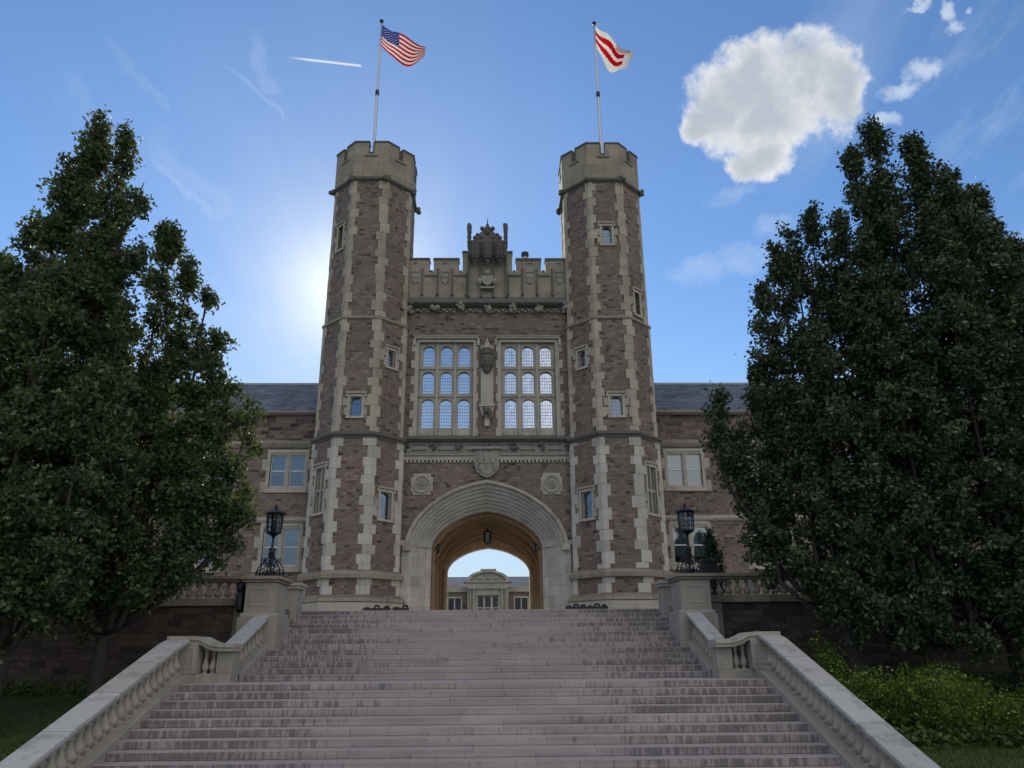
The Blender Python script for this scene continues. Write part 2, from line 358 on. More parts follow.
def glassm(name, tint, rough=.06, wav=.02):
    mt, t, b = mat(name); g = t.new('ShaderNodeNewGeometry')
    b.inputs['Base Color'].default_value = (*tint, 1); b.inputs['Metallic'].default_value = 1.0; b.inputs['Roughness'].default_value = rough
    bump(t, b, t.noise(g.outputs['Position'], 3.0, 2.0), wav, .1)
    return mt
M['hallglass'] = glassm('reflecting_leaded_glass', (.68,.69,.69), .10, .06)
M['dimglass'] = glassm('dim_leaded_glass', (.13,.17,.23), .12, .12)
def clearglass(name, tint=(.80,.86,.86), add=.12):
    mt, t, b = mat(name); b.inputs['Base Color'].default_value = (.9,.95,.95,1); b.inputs['Roughness'].default_value = .03
    o = [n for n in t.n if n.type == 'OUTPUT_MATERIAL'][0]
    tr_ = t.new('ShaderNodeBsdfTransparent'); tr_.inputs[0].default_value = (*tint, 1); gl = t.new('ShaderNodeBsdfGlossy'); gl.inputs['Roughness'].default_value = .03
    fr = t.new('ShaderNodeFresnel'); fr.inputs[0].default_value = 1.7; mx = t.new('ShaderNodeMixShader')
    t.put(mx.inputs[0], t.m('ADD', fr.outputs[0], add)); t.l.new(tr_.outputs[0], mx.inputs[1]); t.l.new(gl.outputs[0], mx.inputs[2]); t.l.new(mx.outputs[0], o.inputs[0])
    return mt
M['glass'] = clearglass('window_glass', (.70,.80,.84), .06)
M['lampglass'] = simple('smoky_lamp_glass', (.06,.065,.07), .25)
M['glass2'] = clearglass('lantern_glass', (.55,.58,.60), 0.0)
M['lampbulb'] = simple('frosted_bulb', (.25,.25,.24), .5)
def slate():
    mt, t, b = mat('blue_grey_slate'); g = t.new('ShaderNodeNewGeometry'); p = t.sep(g.outputs['Position'])
    uv = t.xyz(p[0], p[2], 0); n = t.new('ShaderNodeTexBrick', offset=.5); t.put(n.inputs['Vector'], uv)
    n.inputs['Color1'].default_value = (.085,.10,.13,1); n.inputs['Color2'].default_value = (.15,.175,.215,1); n.inputs['Mortar'].default_value = (.035,.04,.05,1)
    n.inputs['Scale'].default_value = 1; n.inputs['Mortar Size'].default_value = .012; n.inputs['Brick Width'].default_value = .32; n.inputs['Row Height'].default_value = .15
    col = t.mix(1.0, n.outputs['Color'], t.ramp(t.noise(g.outputs['Position'], .8, 4.0), [(.3, (.8,.8,.82)), (.7, (1.25,1.22,1.2))]), 'MULTIPLY')
    t.put(b.inputs['Base Color'], col); b.inputs['Roughness'].default_value = .85; b.inputs['Specular IOR Level'].default_value = .15
    bump(t, b, t.m('SUBTRACT', 1.0, n.outputs['Fac']), .5, .02); return mt
M['slate'] = slate()
M['farslate'] = simple('dark_blue_slate', (.035,.06,.105), .9, 0, .2, 1.5)
def granite_steps():
    mt, t, b = mat('pink_granite_steps'); g = t.new('ShaderNodeNewGeometry'); P = g.outputs['Position']; p = t.sep(P); nz = t.sep(g.outputs['Normal'])[2]
    sp = t.noise(P, 60.0, 3.0, .7); n1 = t.noise(t.v('MULTIPLY', P, (1, 2, 2)), .9, 4.0)
    col = t.mix(sp, (.26,.218,.207), (.415,.362,.345))
    # every slab has its own tone; joints run at different places in each course
    row = t.m('FLOOR', t.m('MULTIPLY', p[2], 7.937)); off = t.m('MULTIPLY', t.m('SINE', t.m('MULTIPLY', row, 12.9)), 3.7)
    sx = t.m('DIVIDE', t.m('ADD', p[0], off), 1.9); cell = t.m('FLOOR', sx); frac = t.m('FRACT', sx)
    wn2 = t.new('ShaderNodeTexWhiteNoise', noise_dimensions='3D'); t.put(wn2.inputs['Vector'], t.xyz(cell, row, 3.0))
    col = t.mix(1.0, col, t.ramp(wn2.outputs['Value'], [(0, (.88,.88,.89)), (.5, (1,1,1)), (1, (1.09,1.06,1.06))]), 'MULTIPLY')
    col = t.mix(1.0, col, t.ramp(n1, [(.3, (.82,.82,.83)), (.7, (1.12,1.1,1.1))]), 'MULTIPLY')
    jn = t.m('LESS_THAN', t.m('MINIMUM', frac, t.m('SUBTRACT', 1.0, frac)), .0035)
    # black run-off stains on the risers, thinner in the worn middle of the flight
    ris = t.ss(nz, .5, .2)
    dv = t.v('MULTIPLY', P, (16.0, 4.0, 2.2)); d1 = t.noise(dv, 1.0, 5.0, .7)
    wide = t.noise(t.v('MULTIPLY', P, (.55, 2.3, 2.3)), 1.0, 3.0)
    edge = t.ss(t.m('ABSOLUTE', p[0]), 1.0, 4.2, 0.0, .17)
    thr = t.m('SUBTRACT', t.m('ADD', d1, t.m('ADD', t.m('MULTIPLY', wide, .42), edge)), .80)
    stn = t.m('MULTIPLY', t.ss(thr, -.03, .13), ris)
    col = t.mix(t.m('MULTIPLY', stn, .62), col, (.05,.045,.048))
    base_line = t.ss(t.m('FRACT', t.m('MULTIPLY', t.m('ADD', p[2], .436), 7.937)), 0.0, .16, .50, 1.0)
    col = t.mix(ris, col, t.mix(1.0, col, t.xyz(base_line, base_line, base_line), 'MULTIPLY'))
    tread = t.ss(nz, .5, .9); col = t.mix(t.m('MULTIPLY', tread, .75), col, t.mix(n1, (.31,.27,.262), (.43,.385,.375)))
    col = t.mix(t.m('MULTIPLY', jn, .45), col, (.05,.045,.045))
    t.put(b.inputs['Base Color'], col); b.inputs['Roughness'].default_value = .8
    bump(t, b, t.m('ADD', sp, t.noise(P, 7.0, 4.0, .7)), .8, .02); return mt
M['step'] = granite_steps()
def ground_mat():
    mt, t, b = mat('mown_lawn'); g = t.new('ShaderNodeNewGeometry'); P = g.outputs['Position']
    n1 = t.noise(P, .9, 4.0); n2 = t.noise(P, 30.0, 4.0, .7)
    col = t.mix(n2, (.034,.056,.014), (.11,.155,.038)); col = t.mix(t.m('MULTIPLY', t.ss(n1, .52, .72), .6), col, (.07,.055,.035))
    t.put(b.inputs['Base Color'], col); b.inputs['Roughness'].default_value = .9; bump(t, b, n2, 1.0, .04); return mt
M['lawn'] = ground_mat()
def paving():
    mt, t, b = mat('plaza_paving'); g = t.new('ShaderNodeNewGeometry'); P = g.outputs['Position']
    n = t.new('ShaderNodeTexBrick', offset=.5); t.put(n.inputs['Vector'], P)
    n.inputs['Color1'].default_value = (.40,.37,.34,1); n.inputs['Color2'].default_value = (.50,.47,.43,1); n.inputs['Mortar'].default_value = (.12,.11,.10,1)
    n.inputs['Scale'].default_value = 1; n.inputs['Mortar Size'].default_value = .01; n.inputs['Brick Width'].default_value = .9; n.inputs['Row Height'].default_value = .6
    col = t.mix(1.0, n.outputs['Color'], t.ramp(t.noise(P, 3.0, 4.0), [(.3, (.8,.8,.8)), (.7, (1.15,1.15,1.15))]), 'MULTIPLY')
    t.put(b.inputs['Base Color'], col); b.inputs['Roughness'].default_value = .85; return mt
M['paving'] = paving()
def leafm(name, cols, trans=.35, tcol=(.20,.24,.03)):
    mt, t, b = mat(name); g = t.new('ShaderNodeNewGeometry'); col = t.ramp(g.outputs['Random Per Island'], cols)
    big_ = t.noise(g.outputs['Position'], 2.2, 3.0); col = t.mix(1.0, col, t.ramp(big_, [(.30, (.72,.78,.78)), (.70, (1.40,1.36,1.20))]), 'MULTIPLY')
    t.put(b.inputs['Base Color'], col); b.inputs['Roughness'].default_value = .58; b.inputs['Specular IOR Level'].default_value = .35
    o = [n for n in t.n if n.type == 'OUTPUT_MATERIAL'][0]; tr_ = t.new('ShaderNodeBsdfTranslucent')
    t.put(tr_.inputs[0], t.mix(.5, col, tcol)); mx = t.new('ShaderNodeMixShader'); mx.inputs[0].default_value = trans
    t.l.new(b.outputs[0], mx.inputs[1]); t.l.new(tr_.outputs[0], mx.inputs[2]); t.l.new(mx.outputs[0], o.inputs[0]); return mt
M['oakleaf'] = leafm('oak_leaves', [(0, (.018,.034,.016)), (.4, (.040,.066,.028)), (.8, (.066,.094,.042)), (1, (.13,.15,.07))], .28, (.20,.23,.05))
M['darkleaf'] = leafm('dark_oak_leaves', [(0, (.015,.028,.014)), (.5, (.040,.062,.030)), (.9, (.075,.098,.048)), (1, (.14,.16,.09))], .2, (.10,.12,.03))
M['shrubleaf'] = leafm('yellow_green_shrub_leaves', [(0, (.025,.055,.010)), (.5, (.085,.145,.020)), (1, (.20,.27,.04))], .35, (.25,.30,.03))
M['conifer'] = leafm('evergreen_needles', [(0, (.010,.025,.014)), (1, (.035,.06,.025))], .1)
M['ivy'] = leafm('ground_ivy', [(0, (.025,.045,.010)), (1, (.09,.12,.03))], .2)
for nm, cc in dict(red=(.62,.025,.04), white=(.78,.77,.76), navy=(.05,.09,.34), green=(.03,.16,.06), tanc=(.42,.26,.14)).items():
    mt, t, b = mat('flag_'+nm); b.inputs['Base Color'].default_value = (*cc, 1); b.inputs['Roughness'].default_value = .8
    o = [n for n in t.n if n.type == 'OUTPUT_MATERIAL'][0]; tr_ = t.new('ShaderNodeBsdfTranslucent'); tr_.inputs[0].default_value = (*cc, 1)
    mx = t.new('ShaderNodeMixShader'); mx.inputs[0].default_value = .68; t.l.new(b.outputs[0], mx.inputs[1]); t.l.new(tr_.outputs[0], mx.inputs[2]); t.l.new(mx.outputs[0], o.inputs[0])
    M['f_'+nm] = mt

# ------------------------------------------------------------------ ground, terrace, stairs
NY, NZ, TR, RS = 15.6, -.436, .37, .126        # landing nosing, tread, riser
def lower_z(y): return NZ - .3405*(NY-y)
U1, T2 = 17.2, .3583
def upper_z(y): return -.31 + (RS/T2)*(y-U1)
TZ = 1.20
def lawn_z(x, y):
    if abs(x) < 6.02 and y < 19.6: return -2.5
    if y >= 19.5: z = -.64
    elif y <= 8: z = -2.35
    else: z = -.64 - (19.5-y)*.149
    return z
mb = MB()
xs = [-900,-300,-100,-50]+[-40+i*.8 for i in range(43)]; xs = [x for x in xs if x < -6.1]+[-6.05,-6.0]; xs = xs+[-x for x in reversed(xs)]
ys = [-900,-300,-100,-40,-15,0,4]+[6+i*.45 for i in range(30)]+[19.55,19.65,30,60,120,300,1500]
vs = [(x, y, lawn_z(x, y)+(.04*math.sin(x*1.7+y)*math.cos(y*1.3) if 6.2 < abs(x) < 40 and 6 < y < 19.4 else 0)) for y in ys for x in xs]
nx = len(xs); mb.add(vs, [(j*nx+i, j*nx+i+1, (j+1)*nx+i+1, (j+1)*nx+i) for j in range(len(ys)-1) for i in range(nx-1)])
setp(obj('ground', mb, M['lawn']), kind='structure')
# short grass blades over the visible lawns
def blades(name, x0, x1, y0, y1, n, seed, h=.055):
    rng = np.random.default_rng(seed); x = rng.uniform(x0, x1, n); y = rng.uniform(y0, y1, n)
    z = -.64-(19.5-np.clip(y, 8, 19.5))*.149 + .04*np.sin(x*1.7+y)*np.cos(y*1.3)
    a = rng.uniform(0, 6.28, n); hh = h*rng.uniform(.5, 1.3, n); lx = rng.normal(0, .02, n); ly = rng.normal(0, .02, n); w = .008
    V = np.empty((n, 3, 3)); V[:,0] = np.c_[x-w*np.cos(a), y-w*np.sin(a), z-.01]; V[:,1] = np.c_[x+w*np.cos(a), y+w*np.sin(a), z-.01]; V[:,2] = np.c_[x+lx, y+ly, z+hh]
    return raw_mesh(name, V.reshape(-1, 3), 3, M['ivy'])
def raw_mesh(name, V, k, material, parent=None, org=(0,0,0)):
    me = bpy.data.meshes.new(name); nv = len(V); nf = nv//k; V = V - np.array(org)
    me.vertices.add(nv); me.vertices.foreach_set('co', V.astype(np.float32).ravel()); me.loops.add(nv); me.loops.foreach_set('vertex_index', np.arange(nv, dtype=np.int32))
    me.polygons.add(nf); me.polygons.foreach_set('loop_start', np.arange(0, nv, k, dtype=np.int32)); me.polygons.foreach_set('loop_total', np.full(nf, k, dtype=np.int32))
    me.update(); me.materials.append(material)
    o = bpy.data.objects.new(name, me); sc.collection.objects.link(o)
    if parent: o.parent = parent
    else: o.location = org
    ORG[o] = Vector(org); return o
setp(blades('grass', -15, -6.2, 11.5, 19.3, 90000, 3), kind='stuff')
setp(blades('grass', 6.2, 13, 9, 15.0, 60000, 4), kind='stuff')
mb = MB(); mb.box(-14, 14, -12, 8.0, -2.6, -2.33); setp(obj('path', mb, M['paving']), kind='structure')
mb = MB()                                   # terrace with the well of the stairs cut out
mb.box(-60, -4.95, 19.95, 21.45, -.7, TZ); mb.box(4.95, 60, 19.95, 21.45, -.7, TZ); mb.box(-60, 60, 21.45+.36, 88, -.7, TZ)
mb.box(-60, -4.95, 21.45, 21.81, -.7, TZ); mb.box(4.95, 60, 21.45, 21.81, -.7, TZ)
setp(obj('terrace', mb, M['paving']), kind='structure')
mb = MB(); mb.box(-60, 60, 60, 89, TZ+.002, TZ+.006); setp(obj('courtyard_lawn', mb, M['lawn']), kind='structure')

stair = root('stone_staircase', (0, 12, -2.4), 'broad pink granite staircase with dark run-off stains climbing to the towered gate', 'staircase')
def step(parent, hw, y, z, depth, first=[None, None], key=0):
    """one full-width step; the two widths each have one mesh that the others share"""
    if first[key] is None:
        mb = MB(); mb.box(-hw, hw, 0, depth, -RS-.004, 0)
        me_o = obj('step', mb, M['step'], None, .012, (0, 0, 0)); first[key] = me_o; o = me_o
        me_o.parent = parent
    else:
        o = first[key].copy(); sc.collection.objects.link(o); o.parent = parent
    o.location = Vector((0, y, z)) - ORG[parent]
    return o
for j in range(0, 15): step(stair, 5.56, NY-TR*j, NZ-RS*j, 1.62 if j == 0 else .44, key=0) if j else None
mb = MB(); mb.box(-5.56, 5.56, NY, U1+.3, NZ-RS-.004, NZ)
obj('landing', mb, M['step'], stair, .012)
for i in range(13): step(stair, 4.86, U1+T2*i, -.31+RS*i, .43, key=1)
# side stringers
def sheared(mb, x0, x1, prof):
    """prof: list of (y, z) outline in the vertical plane, extruded from x0 to x1"""
    mb.rings([[(x, y, z) for y, z in prof] for x in (x0, x1)])

# balusters: one lathe mesh shared by all
BAL = [(.070,0),(.070,.05),(.045,.07),(.040,.10),(.075,.17),(.088,.25),(.082,.33),(.058,.46),(.036,.58),(.030,.68),(.040,.76),(.052,.79),(.040,.83),(.045,.88),(.062,.93),(.066,1.0)]
def baluster_mesh(h, rs=1.0):
    mb = MB(); mb.sm = True; mb.lathe(0, 0, [(r*rs, z*h) for r, z in BAL], 14)
    mb.sm = False; mb.box(-.078*rs, .078*rs, -.078*rs, .078*rs, -.06, .035*h); mb.box(-.07*rs, .07*rs, -.07*rs, .07*rs, .95*h, h+.06)
    return mb
bal_protos = {}
def baluster(parent, x, y, z, h, rs=1.0):
    k = (round(h, 3), rs)
    if k not in bal_protos:
        mbx = baluster_mesh(h, rs); me = bpy.data.meshes.new('baluster'); me.from_pydata(mbx.v, [], mbx.f); me.materials.append(M['rail'])
        me.polygons.foreach_set('use_smooth', mbx.smooth); bal_protos[k] = me
    o = bpy.data.objects.new('baluster', bal_protos[k]); sc.collection.objects.link(o); o.parent = parent; o.location = Vector((x, y, z)) - ORG[parent]; return o
for s, side in ((-1, 'left'), (1, 'right')):
    def X(a, b): return (min(s*a, s*b), max(s*a, s*b))
    rt = root('stair_balustrade', (s*5.9, 13, -3.2), f'pale weathered stone balustrade stepping up the {side} side of the staircase', 'balustrade', 'stone balustrades flanking the staircase')
    mb = MB(); y0, y1 = 8.8, 16.2
    sheared(mb, *X(5.53, 6.09), [(y0, -3.4), (y0, lower_z(y0)+.07), (NY+.15, lower_z(NY+.15)+.07), (NY+.5, NZ+.17), (16.75, NZ+.17), (16.75, -3.4)])
    obj('stringer', mb, M['rail'], rt, .015)
    mb = MB(); H = .66
    def rz(y):
        z = lower_z(y)+H; return z if y < 15.75 else z - (y-15.75)**2*.25
    for (xa, xb, lo_, hi_) in ((5.66, 6.11, -.075, 0.0), (5.71, 6.05, -.125, -.077)):
        ys_ = [y0, 12, 15.0, 15.6, 15.8, 16.0, 16.2]
        sheared(mb, *X(xa, xb), [(y, rz(y)+hi_) for y in ys_]+[(y, rz(y)+lo_) for y in reversed(ys_)])
    obj('handrail', mb, M['railtop'], rt, .012)
    n = 30
    for i in range(n):
        y = 9.2+i*.232
        if y > 15.95: break
        baluster(rt, s*5.80, y, lower_z(y)+.07, H-.125-.07, 1.28)
    # landing return: corner pier, two balusters, inner pier
    def pier(xa, xb, ya, yb, z0, z1, nm='pier', m='rail'):
        mb = MB(); x0, x1 = X(xa, xb); mb.box(x0, x1, ya, yb, z0, z1)
        for (px0, px1) in ((x0+.06, x1-.06),):
            for (pa, pb, qa, qb) in ((px0, px1, z0+.10, z0+.13), (px0, px1, z1-.10, z1-.07)): mb.box(pa, pb, ya-.012, ya+.02, qa, qb)
            mb.box(px0-.0, px0+.025, ya-.013, ya+.02, z0+.131, z1-.101); mb.box(px1-.025, px1, ya-.013, ya+.02, z0+.131, z1-.101)
        return obj(nm, mb, M[m], rt, .01)
    mb = MB(); mb.box(*X(4.83, 5.55), 16.30, 16.9, NZ-.15, NZ+.17); obj('base_course', mb, M['rail'], rt, .015)
    pier(5.50, 6.08, 16.22, 16.72, NZ+.17, .30)
    pier(4.84, 5.16, 16.40, 16.80, NZ+.17, .14)
    for xx in (5.26, 5.41): baluster(rt, s*xx, 16.52, NZ+.16, .50, .85)
    mb = MB()      # the return rail ramps down from the corner pier to the inner pier
    cur = [(6.12,.445),(5.60,.445),(5.48,.435),(5.36,.375),(5.24,.33),(5.12,.305),(4.80,.300)]
    for (lo_, hi_, g_) in ((-.075, 0, 0), (-.15, -.077, .035)):
        top = [(s*x, z+hi_) for x, z in cur]; bot = [(s*x, z+lo_) for x, z in cur]
        for i in range(len(cur)-1):
            mb.rings([[(top[i][0], y, top[i][1]), (top[i+1][0], y, top[i+1][1]), (bot[i+1][0], y, bot[i+1][1]), (bot[i][0], y, bot[i][1])] for y in (16.205+g_, 16.86-g_)])
    obj('return_rail', mb, M['rail'], rt, .0)
    # upper run
    mb = MB(); sheared(mb, *X(4.83, 5.24), [(16.8, -2.0), (16.8, NZ+.17), (17.0, upper_z(17.0)+.12), (18.95, upper_z(18.95)+.07), (18.95, -2.0)]); obj('stringer', mb, M['rail'], rt, .015)
    mb = MB(); H2 = .70
    def uz(y): z = upper_z(y)+H2; return z
    for (xa, xb, lo_, hi_) in ((4.87, 5.23, -.075, 0.0), (4.91, 5.19, -.125, -.077)):
        ys_ = [16.84, 17.0, 18.0, 18.92]; sheared(mb, *X(xa, xb), [(y, uz(y)+hi_) for y in ys_]+[(y, uz(y)+lo_) for y in reversed(ys_)])
    obj('handrail', mb, M['railtop'], rt, .012)
    for i in range(8):
        y = 17.0+i*.252
        if y < 18.9: baluster(rt, s*5.05, y, upper_z(y)+.07, H2-.125-.07, .95)
    # lamp pier at the head of the rail, and the terrace parapet behind it
    lp = root('gate_pier', (s*5.15, 19.4, -.5), f'square panelled stone pier carrying the {side} lamp at the head of the stairs', 'pier', 'stone piers at the head of the stairs')
    mb = MB(); x0, x1 = X(4.80, 5.52)
    mb.box(x0, x1, 18.92, 19.93, -1.2, 1.72)
    for (qa, qb) in ((1.18, 1.22), (1.56, 1.60)): mb.box(x0+.12, x1-.12, 18.905, 18.95, qa, qb)
    mb.box(x0+.12, x0+.16, 18.904, 18.95, 1.221, 1.559); mb.box(x1-.16, x1-.12, 18.904, 18.95, 1.221, 1.559)
    obj('shaft', mb, M['rail'], lp, .012)
    mb = MB(); mb.box(x0-.10, x1+.10, 18.80, 20.02, -1.4, .92); mb.box(x0-.06, x1+.06, 18.85, 19.98, .922, 1.02); obj('plinth', mb, M['rail'], lp, .02)
    mb = MB(); mb.box(x0-.06, x1+.06, 18.86, 19.99, 1.722, 1.78); mb.box(x0-.11, x1+.11, 18.81, 20.04, 1.782, 1.86); obj('capstone', mb, M['grimy'], lp, .012)
    p2 = root('newel_block', (s*4.95, 21.3, .2), f'low moulded stone block behind the {side} lamp pier at the top step', 'pier', 'stone blocks at the top step')
    mb = MB(); x0, x1 = X(4.78, 5.26); mb.box(x0, x1, 20.9, 21.5, .3, 1.72); obj('shaft', mb, M['rail'], p2, .01)
    mb = MB(); mb.box(x0-.06, x1+.06, 20.84, 21.56, 1.722, 1.80); mb.box(x0-.09, x1+.09, 20.81, 21.59, 1.802, 1.88); obj('capstone', mb, M['stone'], p2, .01)
    mb = MB(); mb.box(x0-.05, x1+.05, 20.04, 21.60, .20, .75); obj('base_block', mb, M['rail'], p2, .01)
    # retaining wall and its balustrade
    rw = root('retaining_wall', (s*20, 19.7, -.7), f'dark rubble retaining wall under the terrace on the {side} of the stairs', 'wall', 'retaining walls below the terrace')
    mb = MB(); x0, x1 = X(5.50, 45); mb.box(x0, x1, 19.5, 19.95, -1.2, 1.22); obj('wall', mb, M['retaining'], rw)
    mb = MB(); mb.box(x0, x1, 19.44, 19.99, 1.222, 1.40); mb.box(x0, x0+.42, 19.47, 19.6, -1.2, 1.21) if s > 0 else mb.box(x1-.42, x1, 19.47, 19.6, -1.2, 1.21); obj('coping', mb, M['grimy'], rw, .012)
    tb = root('terrace_balustrade', (s*12, 19.7, 1.4), f'grimy stone balustrade along the terrace edge to the {side} of the lamp pier', 'balustrade', 'balustrades along the terrace edge')
    mb = MB(); xr0, xr1 = X(5.54, 16.0); mb.box(xr0, xr1, 19.50, 19.93, 1.845, 1.93); mb.box(xr0, xr1, 19.55, 19.88, 1.79, 1.843); obj('handrail', mb, M['grimy'], tb, .01)
    for q in range(3):
        mb = MB(); a = 8.9+q*3.3; mb.box(*X(a, a+.42), 19.52, 19.91, 1.402, 1.787); obj('pier', mb, M['grimy'], tb, .01)
    xx = 5.72
    while xx < 15.6:
        if not any(8.8+q*3.3 < xx < 8.9+q*3.3+.50 for q in range(3)): baluster(tb, s*xx, 19.72, 1.40, .39, 1.05)
        xx += .235
exec_lawn_edge = None

# ------------------------------------------------------------------ building
B = root('collegiate_gatehouse', (0, 34.5, TZ), 'brown rubble and limestone gatehouse with twin battlemented octagonal towers and slate roofed wings', 'building')
WY = 34.5
arc_u = [(1,0),(.995,.06),(.985,.12),(.955,.23),(.89,.38),(.81,.50),(.72,.61),(.60,.72),(.48,.81),(.34,.89),(.17,.955),(0,1)]
def arch(hw, rise, zs, zb=None):
    pts = [(hw*u, zs+rise*v) for u, v in arc_u]
    L = ([(hw, zb)] if zb is not None else [])+pts
    return L+[(-x, z) for x, z in reversed(L[:-1])]
F0 = Fr(0, WY, 0)
SP = 4.69
# wall: arch bay below, window bay above
mb = MB()
oa = arch(3.42, 2.72, SP)
for i in range(len(oa)-1):
    (xa, za), (xb, zb_) = oa[i], oa[i+1]; mb.add([(xa, WY, za), (xa, WY, 8.4), (xb, WY, 8.4), (xb, WY, zb_)], [(0,1,2,3)])
for s in (-1, 1): mb.add([(s*3.42, WY, TZ), (s*4.2, WY, TZ), (s*4.2, WY, 8.4), (s*3.42, WY, 8.4)], [(0,1,2,3)])
WIN = [(-3.26, -.66), (.66, 3.26)]
F0.panel(mb, -4.2, 4.2, 8.4, 16.6, [(a, b, 9.70, 14.36) for a, b in WIN], .34)
obj('gate_wall', mb, M['rubble'], B)
# arch mouldings
AR = root  # alias unused
mb = MB(); prof = []
n = 56
for i in range(n+1):
    f = i/n; hw = 3.42-(3.42-2.52)*f; rise = 2.72-(2.72-1.70)*f
    ph = f*7.0; bulge = .032*math.sin(ph*2*math.pi)*(1 if i not in (0, n) else 0)
    prof.append((hw+bulge*.5, rise+bulge*.6, WY-.03+1.15*f+bulge))
mb.sm = False
curves = [[(x, y, z) for x, z in arch(hw, rise, SP)] for hw, rise, y in prof]
mb.rings(curves, close=False, caps=False)
# plain splayed jambs under the springing
for s in (-1, 1):
    mb.rings([[(s*3.42, WY-.03, z), (s*3.30, WY+.06, z), (s*2.72, WY+.98, z), (s*2.52, WY+1.12, z), (s*2.52, WY+1.4, z)] for z in (TZ, 1.9, 3.2, SP)], close=False, caps=False)
for i in range(len(arch(1,1,0))-1):
    pass
mb.rings([[(x, y, z) for x, z in arch(2.52, 1.70, SP)] for y in (WY+1.12, WY+1.4)], close=False, caps=False)
am = obj('entrance_arch', mb, M['ashlar'], B)
mb = MB(); F0.ring(mb, arch(3.62, 2.90, SP), arch(3.43, 2.73, SP), -.02, .10); F0.ring(mb, arch(3.56, 2.85, SP), arch(3.47, 2.77, SP), .10, .15)
for s in (-1, 1): F0.box(mb, s*3.50-.17, s*3.50+.17, SP-.26, SP+.03, -.02, .20)
obj('hood_mould', mb, M['stone'], am)
for s in (-1, 1):
    random.seed(3); mb = MB(); z = TZ
    while z < SP-.1:
        h = min(random.choice([.45, .6, .62]), SP-z)
        if SP-z-h < .2: h = SP-z
        w = random.choice([3.72, 3.95, 4.15])
        F0.box(mb, min(s*3.424, s*w), max(s*3.424, s*w), z, z+h-.006, -.05, .022)
        z += h
    F0.box(mb, min(s*3.425, s*4.1), max(s*3.425, s*4.1), SP+.002, SP+.2, -.04, .018)
    obj('jamb_stones', mb, M['ashlar'], am)
# porch interior with rib vault
mb = MB(); VH, VR, Y0, Y1 = 2.66, 1.95, WY+1.4, 43.4
mb.rings([[(x, y, z) for x, z in arch(VH, VR, 4.45, TZ)] for y in (Y0, Y1)], close=False, caps=False)
for (yy, hw_, rs_, sp_) in ((Y0, 2.52, 1.70, SP), (Y1, 2.26, 1.30, 4.44)):
    a1_ = arch(VH, VR, 4.45, TZ); a2_ = arch(hw_, rs_, sp_, TZ); mb.rings([[(x, yy, z) for x, z in a1_], [(x, yy, z) for x, z in a2_]], close=False, caps=False)
mb.rings([[(x, y, z) for x, z in arch(2.26, 1.30, 4.44, TZ)] for y in (Y1, Y1+.6)], close=False, caps=False)
vt = obj('vaulted_porch', mb, M['vault'], B)
mb = MB()
def vp(t_, y, off=.07):
    """point on the vault: t 0 springing (left) .. 1 ridge .. 2 springing (right)"""
    k = (1-abs(1-t_))*(len(arc_u)-1); i = min(int(k), len(arc_u)-2); f = k-i
    u = arc_u[i][0]*(1-f)+arc_u[i+1][0]*f; v_ = arc_u[i][1]*(1-f)+arc_u[i+1][1]*f
    sg = -1 if t_ <= 1 else 1
    return (sg*(VH-off)*u, y, 4.45+(VR-off)*v_)
stn = [Y0+.15, Y0+2.55, Y0+4.95, Y1-.15]
for i, y in enumerate(stn): mb.tube([vp(k/12, y) for k in range(25)], .13, 6)
for i in range(3):
    ya, yb = stn[i], stn[i+1]; ym = (ya+yb)/2
    for (p, q) in ((ya, yb), (yb, ya)):
        for frac in (1.0, .5):
            e = p+(q-p)*.5*frac*1.0 if frac < 1 else ym
            for sd in (0, 1):
                mb.tube([vp((k/12) if sd == 0 else 2-(k/12), p+(e-p)*(k/12)) for k in range(13)], .10, 6)
mb.tube([vp(1, Y0), vp(1, Y1)], .12, 6)
obj('rib', mb, M['vaultrib'], vt)
for s in (-1, 1):
    for y in stn:
        mb = MB(); mb.sm = True
        for dy in (-.24, -.08, .08, .24): mb.lathe(s*(VH-.20), y+dy, [(.085, TZ), (.085, 1.6), (.062, 1.68), (.062, 4.2), (.10, 4.36), (.12, 4.48)], 10)
        mb.sm = False; mb.box(min(s*2.34, s*2.70), max(s*2.34, s*2.70), y-.36, y+.36, 4.45, 4.55); obj('wall_shaft', mb, M['vaultrib'], vt)
